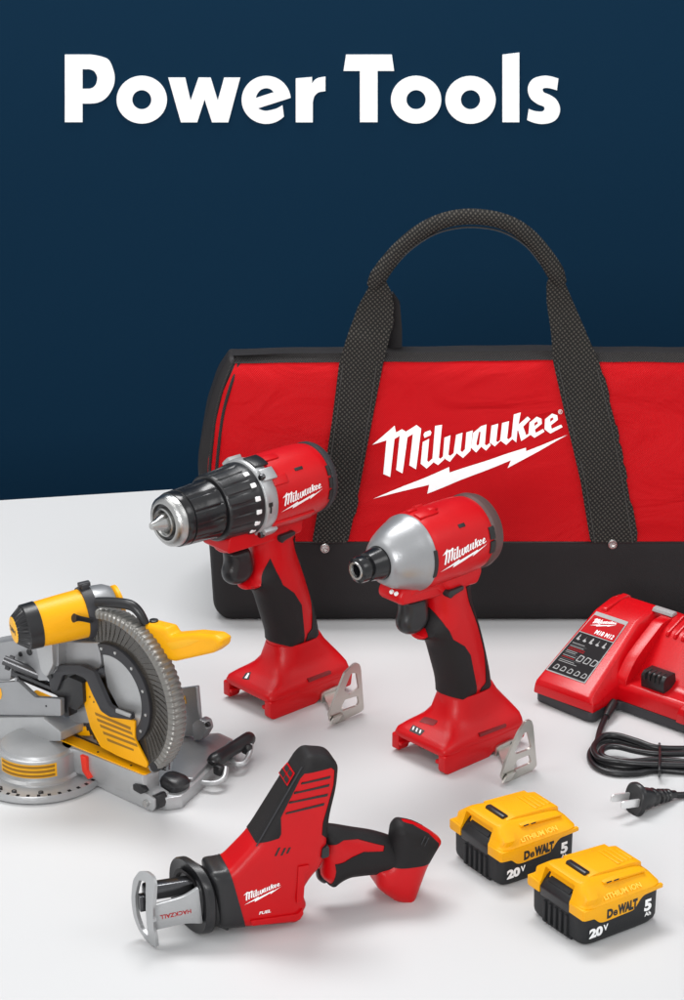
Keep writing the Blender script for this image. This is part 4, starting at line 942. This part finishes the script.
b = MB(); q = Ss([(209, 724)], FYp - 6)[0]; b.lathe([(FYp - 9, 2.4), (FYp - 6, 2.6)], q[0], q[1], 14, 'y'); b.build('fence_knob', BLK, MS)
def g3(u, v, z): x, y = FM.G(u, v, z); return (x, y, z)
b = MB(); b.tube([g3(192, 780, 8), g3(205, 783, 8), g3(216, 783, 9), g3(224, 778, 11), g3(226, 768, 15)], 2.6, 10, 5); b.build('handle_tube', ALU, MS)
b = MB(); b.tube([g3(229, 757, 10), g3(236, 764, 10), g3(244, 763, 10), g3(249, 755, 12), g3(251, 745, 17)], 2.6, 10, 5); b.build('handle_tube', ALU, MS)
b = MB(); b.tube([g3(213, 764, 17), g3(216, 760, 19), g3(230, 750.5, 19), g3(246, 741, 19), g3(249, 738, 18)], [6.2, 7.6, 6.6, 7.4, 6.4], 14, 5); cg = b.build('carry_grip', BLK, MS)
for p in (g3(219, 768, 16), g3(247, 747, 17)):
    b = MB(); b.box(p[0] - 5, p[0] + 5, p[1] - 4, p[1] + 4, p[2] - 7, p[2] + 3); b.build('grip_foot', BLK, cg, bevel=2.5, seg=3)
# left fence and tables
lfp = FM.G(30, 733, 30)[1]
LY = lfp
b = MB(); b.prism(rpoly(Ss([(-46, 686), (18, 681.5), (35, 697.5), (60.5, 699), (61, 716), (-46, 714)], LY), [1, 2, 2, 2, 1, 1]), LY, LY + 5); lf_ = b.build('left_fence', SIL, MS, bevel=.8)
panel('warning_label', YPL, lf_, lambda u, v: (u, LY - .3, v), rpoly(Ss([(-8, 688), (1, 688), (2.5, 694), (1.5, 699), (-8, 700)], LY), 1), spacing=40)
q = Ss([(46.5, 706)], LY)[0]; b = MB(); b.lathe([(LY - .6, .9), (LY - .2, 1)], q[0], q[1], 10, 'y'); b.build('fence_screw', BLK, lf_)
q = Ss([(15, 681)], LY)[0]; b = MB(); b.box(q[0] - 1.5, q[0] + 1.5, LY + 1, LY + 4, q[1] - 2, q[1] + 3); b.build('fence_pin', SIL, lf_, bevel=.6)
b = MB(); b.prism(rpoly(Ss([(-60, 718), (41, 717.5), (61, 732), (61, 741), (-60, 741)], LY - 3), 1.5), LY - 3, LY + 30); b.build('left_table', ALU, MS, bevel=1)
b = MB(); b.box(-120, 10, LY + 6, LY + 30, 1, 30); b.build('rear_base', ALU, MS, bevel=2)
# blade guard
pts = np.array(Ss([(103, 609.5), (166, 671), (178, 712), (160, 770), (140, 629)], GY - 4))
A_ = np.c_[2 * pts, np.ones(len(pts))]; so_ = np.linalg.lstsq(A_, (pts ** 2).sum(1), rcond=None)[0]; GC = (so_[0], so_[1]); GR = sqrt(so_[2] + so_[0] ** 2 + so_[1] ** 2)
def ap(a, r): return (GC[0] + r * cos(radians(a)), GC[1] + r * sin(radians(a)))
def angle_of(u, v, y=GY): x, z = FM.S(u, v, y); return math.degrees(atan2(z - GC[1], x - GC[0]))
GA0, GA1 = -52, 118
rs = []; N = 60
for i in range(N + 1):
    a = GA0 + (GA1 - GA0) * i / N
    rs.append([(ap(a, GR * f)[0], GY + y, ap(a, GR * f)[1]) for f, y in [(.50, -4), (.72, -5.2), (.90, -8), (.92, -8), (.92, 8), (.5, 5)]])
b = MB(); b.rings(rs); gd = b.build('blade_guard', SMOKE, MS, smooth=60)
rs = []; N = 300
for i in range(N + 1):
    a = GA0 + (GA1 - GA0) * i / N; q = .5 + .5 * sin(2 * pi * a / 4.1); R = GR - 1.5 * (1 - q) ** 1.5
    rs.append([(ap(a, r)[0], GY + y, ap(a, r)[1]) for r, y in [(GR * .9, -8.6), (R - 4, -9.2 + 1.2 * (1 - q)), (R - 1, -8 + 1.2 * (1 - q)), (R, -5.5), (R, 6), (R - 2, 8), (GR * .9, 8)]])
b = MB(); b.rings(rs); b.build('guard_rim', RIM, gd, smooth=60)
for k in range(32):
    a = GA0 + 4 + k * 5.3
    if a > GA1 - 3: break
    b = MB(); p = [ap(a - .3 + 8, GR * .62), ap(a + .3 + 8, GR * .62), ap(a + .3, GR * .87), ap(a - .3, GR * .87)]
    b.rings([[(p[0][0], GY - 3.6, p[0][1]), (p[1][0], GY - 3.6, p[1][1]), (p[1][0], GY - 4.9, p[1][1]), (p[0][0], GY - 4.9, p[0][1])], [(p[3][0], GY - 6, p[3][1]), (p[2][0], GY - 6, p[2][1]), (p[2][0], GY - 8.1, p[2][1]), (p[3][0], GY - 8.1, p[3][1])]]); b.build('guard_rib', SMOKE, gd)
# black retaining arc with rivets, silver side plate
arcp = [ap(a, GR * .60) for a in np.linspace(-50, 112, 40)] + [ap(a, GR * .47) for a in np.linspace(112, -46, 40)]
b = MB(); b.prism(arcp, GY - 8.2, GY - 4); ra = b.build('retaining_arc', DGR, MS, bevel=.5)
for a in (-34, -8, 22, 52, 82, 106):
    p = ap(a, GR * .545); b = MB(); b.lathe([(GY - 9.4, .3), (GY - 9.2, 1.5), (GY - 8, 1.8)], p[0], p[1], 12, 'y'); b.build('rivet', STE, ra)
plate = [ap(a, GR * .48) for a in np.linspace(-40, 110, 40)] + [ap(118, GR * .3), ap(150, GR * .12), ap(-60, GR * .25)]
b = MB(); b.prism(plate, GY - 6.4, GY - 2); b.build('side_plate', ALU, MS)
# blade: a thin toothed disc mostly hidden in the guard
bl = []
for k in range(80):
    a = k * 4.5; bl += [ap(a, GR * .83), ap(a + 2.6, GR * .86), ap(a + 3.2, GR * .83)]
bl = [(x, max(z, ZTOP - 5)) for x, z in bl]
b = MB(); b.prism([(x - 3, z) for x, z in bl], GY - .8, GY + .8); b.build('blade', DST, MS)
# yellow warning plate over the lower blade
yp = Ss([(86, 681), (95, 681), (98, 695), (109, 708), (120, 714), (137, 720), (137, 738), (150, 763), (149, 767), (120, 755), (103, 746), (93, 727), (87, 705)], GY - 7)
b = MB(); b.prism(rpoly(yp, 2), GY - 10, GY - 7.4); ypo = b.build('lower_guard_plate', YEL, MS, bevel=.6)
for (a, c, d, e) in (((95,712),(131,727),(131,730),(96,715)), ((97,718),(132,732),(133,735),(98,721)), ((100,724),(134,738),(136,741),(101,727)), ((103,731),(137,744),(138,747),(104,734)), ((107,738),(134,749),(134,751),(108,741))):
    panel('label_text', YPR, ypo, lambda u, v: (u, GY - 10.3, v), Ss([a, c, d, e], GY - 10), spacing=40)
for c in ((92, 690), (94, 702), (90, 697)):
    q = Ss([c], GY - 10)[0]; panel('label_mark', BPR, ypo, lambda u, v: (u, GY - 10.3, v), [(q[0] - 1, q[1] - 1), (q[0] + 1.4, q[1]), (q[0] + .2, q[1] + 1.6)], spacing=40)
# black linkage arm
lk = rpoly(Ss([(50, 668), (60, 664), (84, 664), (97, 670), (104, 686), (112, 704), (118, 708), (134, 712), (135, 719), (113, 716), (104, 710), (96, 694), (89, 678), (80, 673), (66, 674), (60, 690), (54, 690)], GY - 12), 2.5)
b = MB(); b.prism(lk, GY - 16, GY - 11); b.build('linkage_arm', DGR, MS, bevel=1)
b = MB(); q = Ss([(117, 708), (132, 714), (131, 717), (117, 712)], GY - 16); b.prism(rpoly(q, .8), GY - 17.5, GY - 16); b.build('linkage_bar', ALU, MS, bevel=.5)
# pivot cluster under the head
b = MB(); b.prism(rpoly(Ss([(58, 640), (104, 640), (106, 664), (90, 676), (64, 680), (56, 668)], GY), 4), GY - 6, GY + 40); b.build('head_casting', SIL, MS, bevel=2, seg=3)
b = MB(); b.prism(rpoly(Ss([(70, 676), (84, 682), (85, 702), (78, 710), (70, 706), (71, 716), (66, 716), (64, 700), (52, 690)], GY - 12), 2), GY - 14, GY - 4); b.build('stop_bracket', BLK, MS, bevel=1)
b = MB(); b.prism(rpoly(Ss([(72, 706), (90, 700), (92, 722), (72, 722)], GY), 2), GY - 3, GY + 10); b.build('rear_block', SIL, MS, bevel=1)
b = MB(); b.prism(rpoly(Ss([(30, 692), (48, 700), (60, 722), (92, 728), (92, 736), (60, 736), (30, 716)], GY + 4), 2), GY + 4, GY + 12); b.build('rear_brace', YEL, MS, bevel=1)
# rails and slide housing
RAIL = mat('chrome_rail', (.12, .12, .125), .35, 1.0, var=.1)
def s3(u, v, y): x, z = FM.S(u, v, y); return (x, y, z)
b = MB(); b.tube([s3(4, 660, GY - 30), s3(40, 675, GY - 12)], 4.6, 16, 1); b.build('slide_rail', RAIL, MS)
b = MB(); b.tube([s3(14, 672, GY - 14), s3(64, 693, GY + 4)], 4.8, 16, 1); b.build('lower_slide_rail', DST, MS)
b = MB(); b.tube([s3(8, 662, GY - 26), s3(12, 663.6, GY - 24)], 7.2, 20, 1); b.build('rail_collar', DGR, MS)
b = MB(); b.prism(rpoly(Ss([(-22, 646), (14, 640), (32, 646), (50, 640), (60, 640), (60, 668), (50, 680), (40, 680), (36, 668), (14, 658), (12, 680), (-22, 682)], GY - 14), 3), GY - 16, GY + 14); b.build('slide_housing', SIL, MS, bevel=1.8, seg=3)
for c, r in (((30, 652), 3.2), ((21, 654), 2.4), ((50, 675), 3.6)):
    q = Ss([c], GY - 16)[0]; b = MB(); b.lathe([(GY - 17.5, .2), (GY - 17.2, r), (GY - 15, r)], q[0], q[1], 18, 'y'); b.build('housing_bolt', BLK, MS)
b = MB(); b.prism(rpoly(Ss([(38, 640), (55, 643), (56, 664), (50, 676), (44, 670), (41, 655)], GY - 18), 3), GY - 22, GY - 15); b.build('clamp_casting', ALU, MS, bevel=1.6, seg=3)
# motor
mA = Vector(s3(88, 612, GY + 2)); mB_ = Vector(s3(14, 630, GY - 62)); mA = Vector(mA); dv = (mA - mB_).normalized()
uu = Vector((0, 0, 1)); uu = (uu - dv * uu.dot(dv)).normalized(); vv = dv.cross(uu); Lm = (mA - mB_).length
MM = Matrix(((dv.x, vv.x, uu.x, mB_.x), (dv.y, vv.y, uu.y, mB_.y), (dv.z, vv.z, uu.z, mB_.z), (0, 0, 0, 1)))
def lm(prof, name, m, par, n=48, mod=None, **k):
    b = MB(); b.M = MM; b.lathe(prof, 0, 0, n, mod=mod); return b.build(name, m, par, **k)
k_ = Lm / 80.0
mo = lm([(14, 18), (16, 20.2), (20, 20.6), (44, 21.8), (66, 22.6), (67, 19)], 'motor_body', YEL, MS)
cap = lm([(0, 12), (0.5, 13), (9, 19.5), (10, 20.8), (22, 21.4), (23, 19)], 'motor_cap', BLK, MS, 120, mod=lambda t, a: 1 - (.07 if (t * 26 / (2 * pi)) % 1 < .45 and 0.4 < a < 9.5 else 0))
lm([(-.9, .1), (-.9, 10.8), (-.4, 12), (.3, 12.2)], 'cap_badge', YPL, cap)
b2 = lambda u, v: tuple(MM @ Vector((-1.1, -u, v)))
text('badge_text', 'DeWALT', BPR, cap, b2, -8.5, -2, 4.4, .05, width=17)
lm([(64, 20), (64.5, 24), (68, 24.8), (74, 24.8), (75, 22)], 'motor_flange', DGR, MS)
lm([(74, 20), (74.5, 23), (88, 22), (94, 19), (96, 10)], 'gear_housing', SIL, MS)
lm([(95, 6), (95, 16), (97, 18.5), (100, 18.5), (101, 16)], 'rear_cap_ring', YEL, MS)
for a, xx in ((-150, 52), (-120, 50), (-205, 52)):
    a = radians(a); c = MM @ Vector((xx, 22.1 * cos(a), 22.1 * sin(a))); b = MB(); b.M = Matrix.Translation(c)
    b.lathe([(-1.5, .3), (-1.2, 1.2), (0, 1.4), (1.2, 1.2), (1.5, .3)], 0, 0, 12); b.build('motor_screw', BPR, mo)
b = MB(); b.tube([s3(74, 618, GY - 34), s3(80, 618.5, GY - 28), s3(92, 621, GY - 16)], [4.2, 2.4, 2.2], 12, 3); b.build('lock_lever', BLK, MS)
b = MB(); b.M = MM; b.box(66, 73, -4, 4, 22, 29); b.box(64, 75, -3, 3, 26, 30); b.build('top_hook', DGR, MS, bevel=.8)
# carry bar and trigger handle
b = MB(); b.tube([s3(97, 602, GY - 6), s3(112, 602.5, GY - 2), s3(130, 605, GY + 2), s3(139, 612, GY + 4), s3(146, 624, GY + 6)], [4.4, 4.8, 4.8, 4.4, 3.6], 14, 5); b.build('carry_bar', BLK, MS)
HY = GY + 12
hb = Ss([(138, 640), (146, 623), (152, 621), (172, 626), (176, 633), (200, 631), (220, 633), (227, 638), (226, 645), (218, 651), (180, 659.5), (168, 657), (158, 648), (146, 650)], HY)
Pillow(rpoly(hb, 2.5), 8, 4.5, 4, step=2.5, yc=lambda x, z: HY).build([('trigger_handle', YEL, None, 0)], MS)
p = s3(154, 621.5, HY); b = MB(); b.lathe([(p[2] - 3, 4), (p[2] + 1.6, 4), (p[2] + 2, 3)], p[0], p[1], 16, 'z'); b.build('lock_off_button', BLK, MS)
hh_ = Ss([(166, 643), (188, 639), (200, 640), (188, 646), (172, 650)], HY - 8)
b = MB(); b.prism(rpoly(hh_, 1.5), HY - 8.3, HY - 7); b.build('handle_recess', YPL, MS, bevel=.3)
# spring beside the guard's lower end
p0_, p1_ = Vector(s3(166, 752, GY + 4)), Vector(s3(166, 770, GY + 4)); sp_ = [p0_.lerp(p1_, i / 60) + Vector((3.4 * cos(i * .9), 3.4 * sin(i * .9), 0)) for i in range(61)]
b = MB(); b.tube(sp_, .7, 6, 1); b.build('return_spring', DST, MS)
b = MB(); p = s3(156, 766, GY - 6); b.lathe([(p[1] - 4, .4), (p[1] - 3.4, 4.6), (p[1] + 3, 4.8)], p[0], p[2], 20, 'y'); b.build('stop_wheel', BLK, MS)
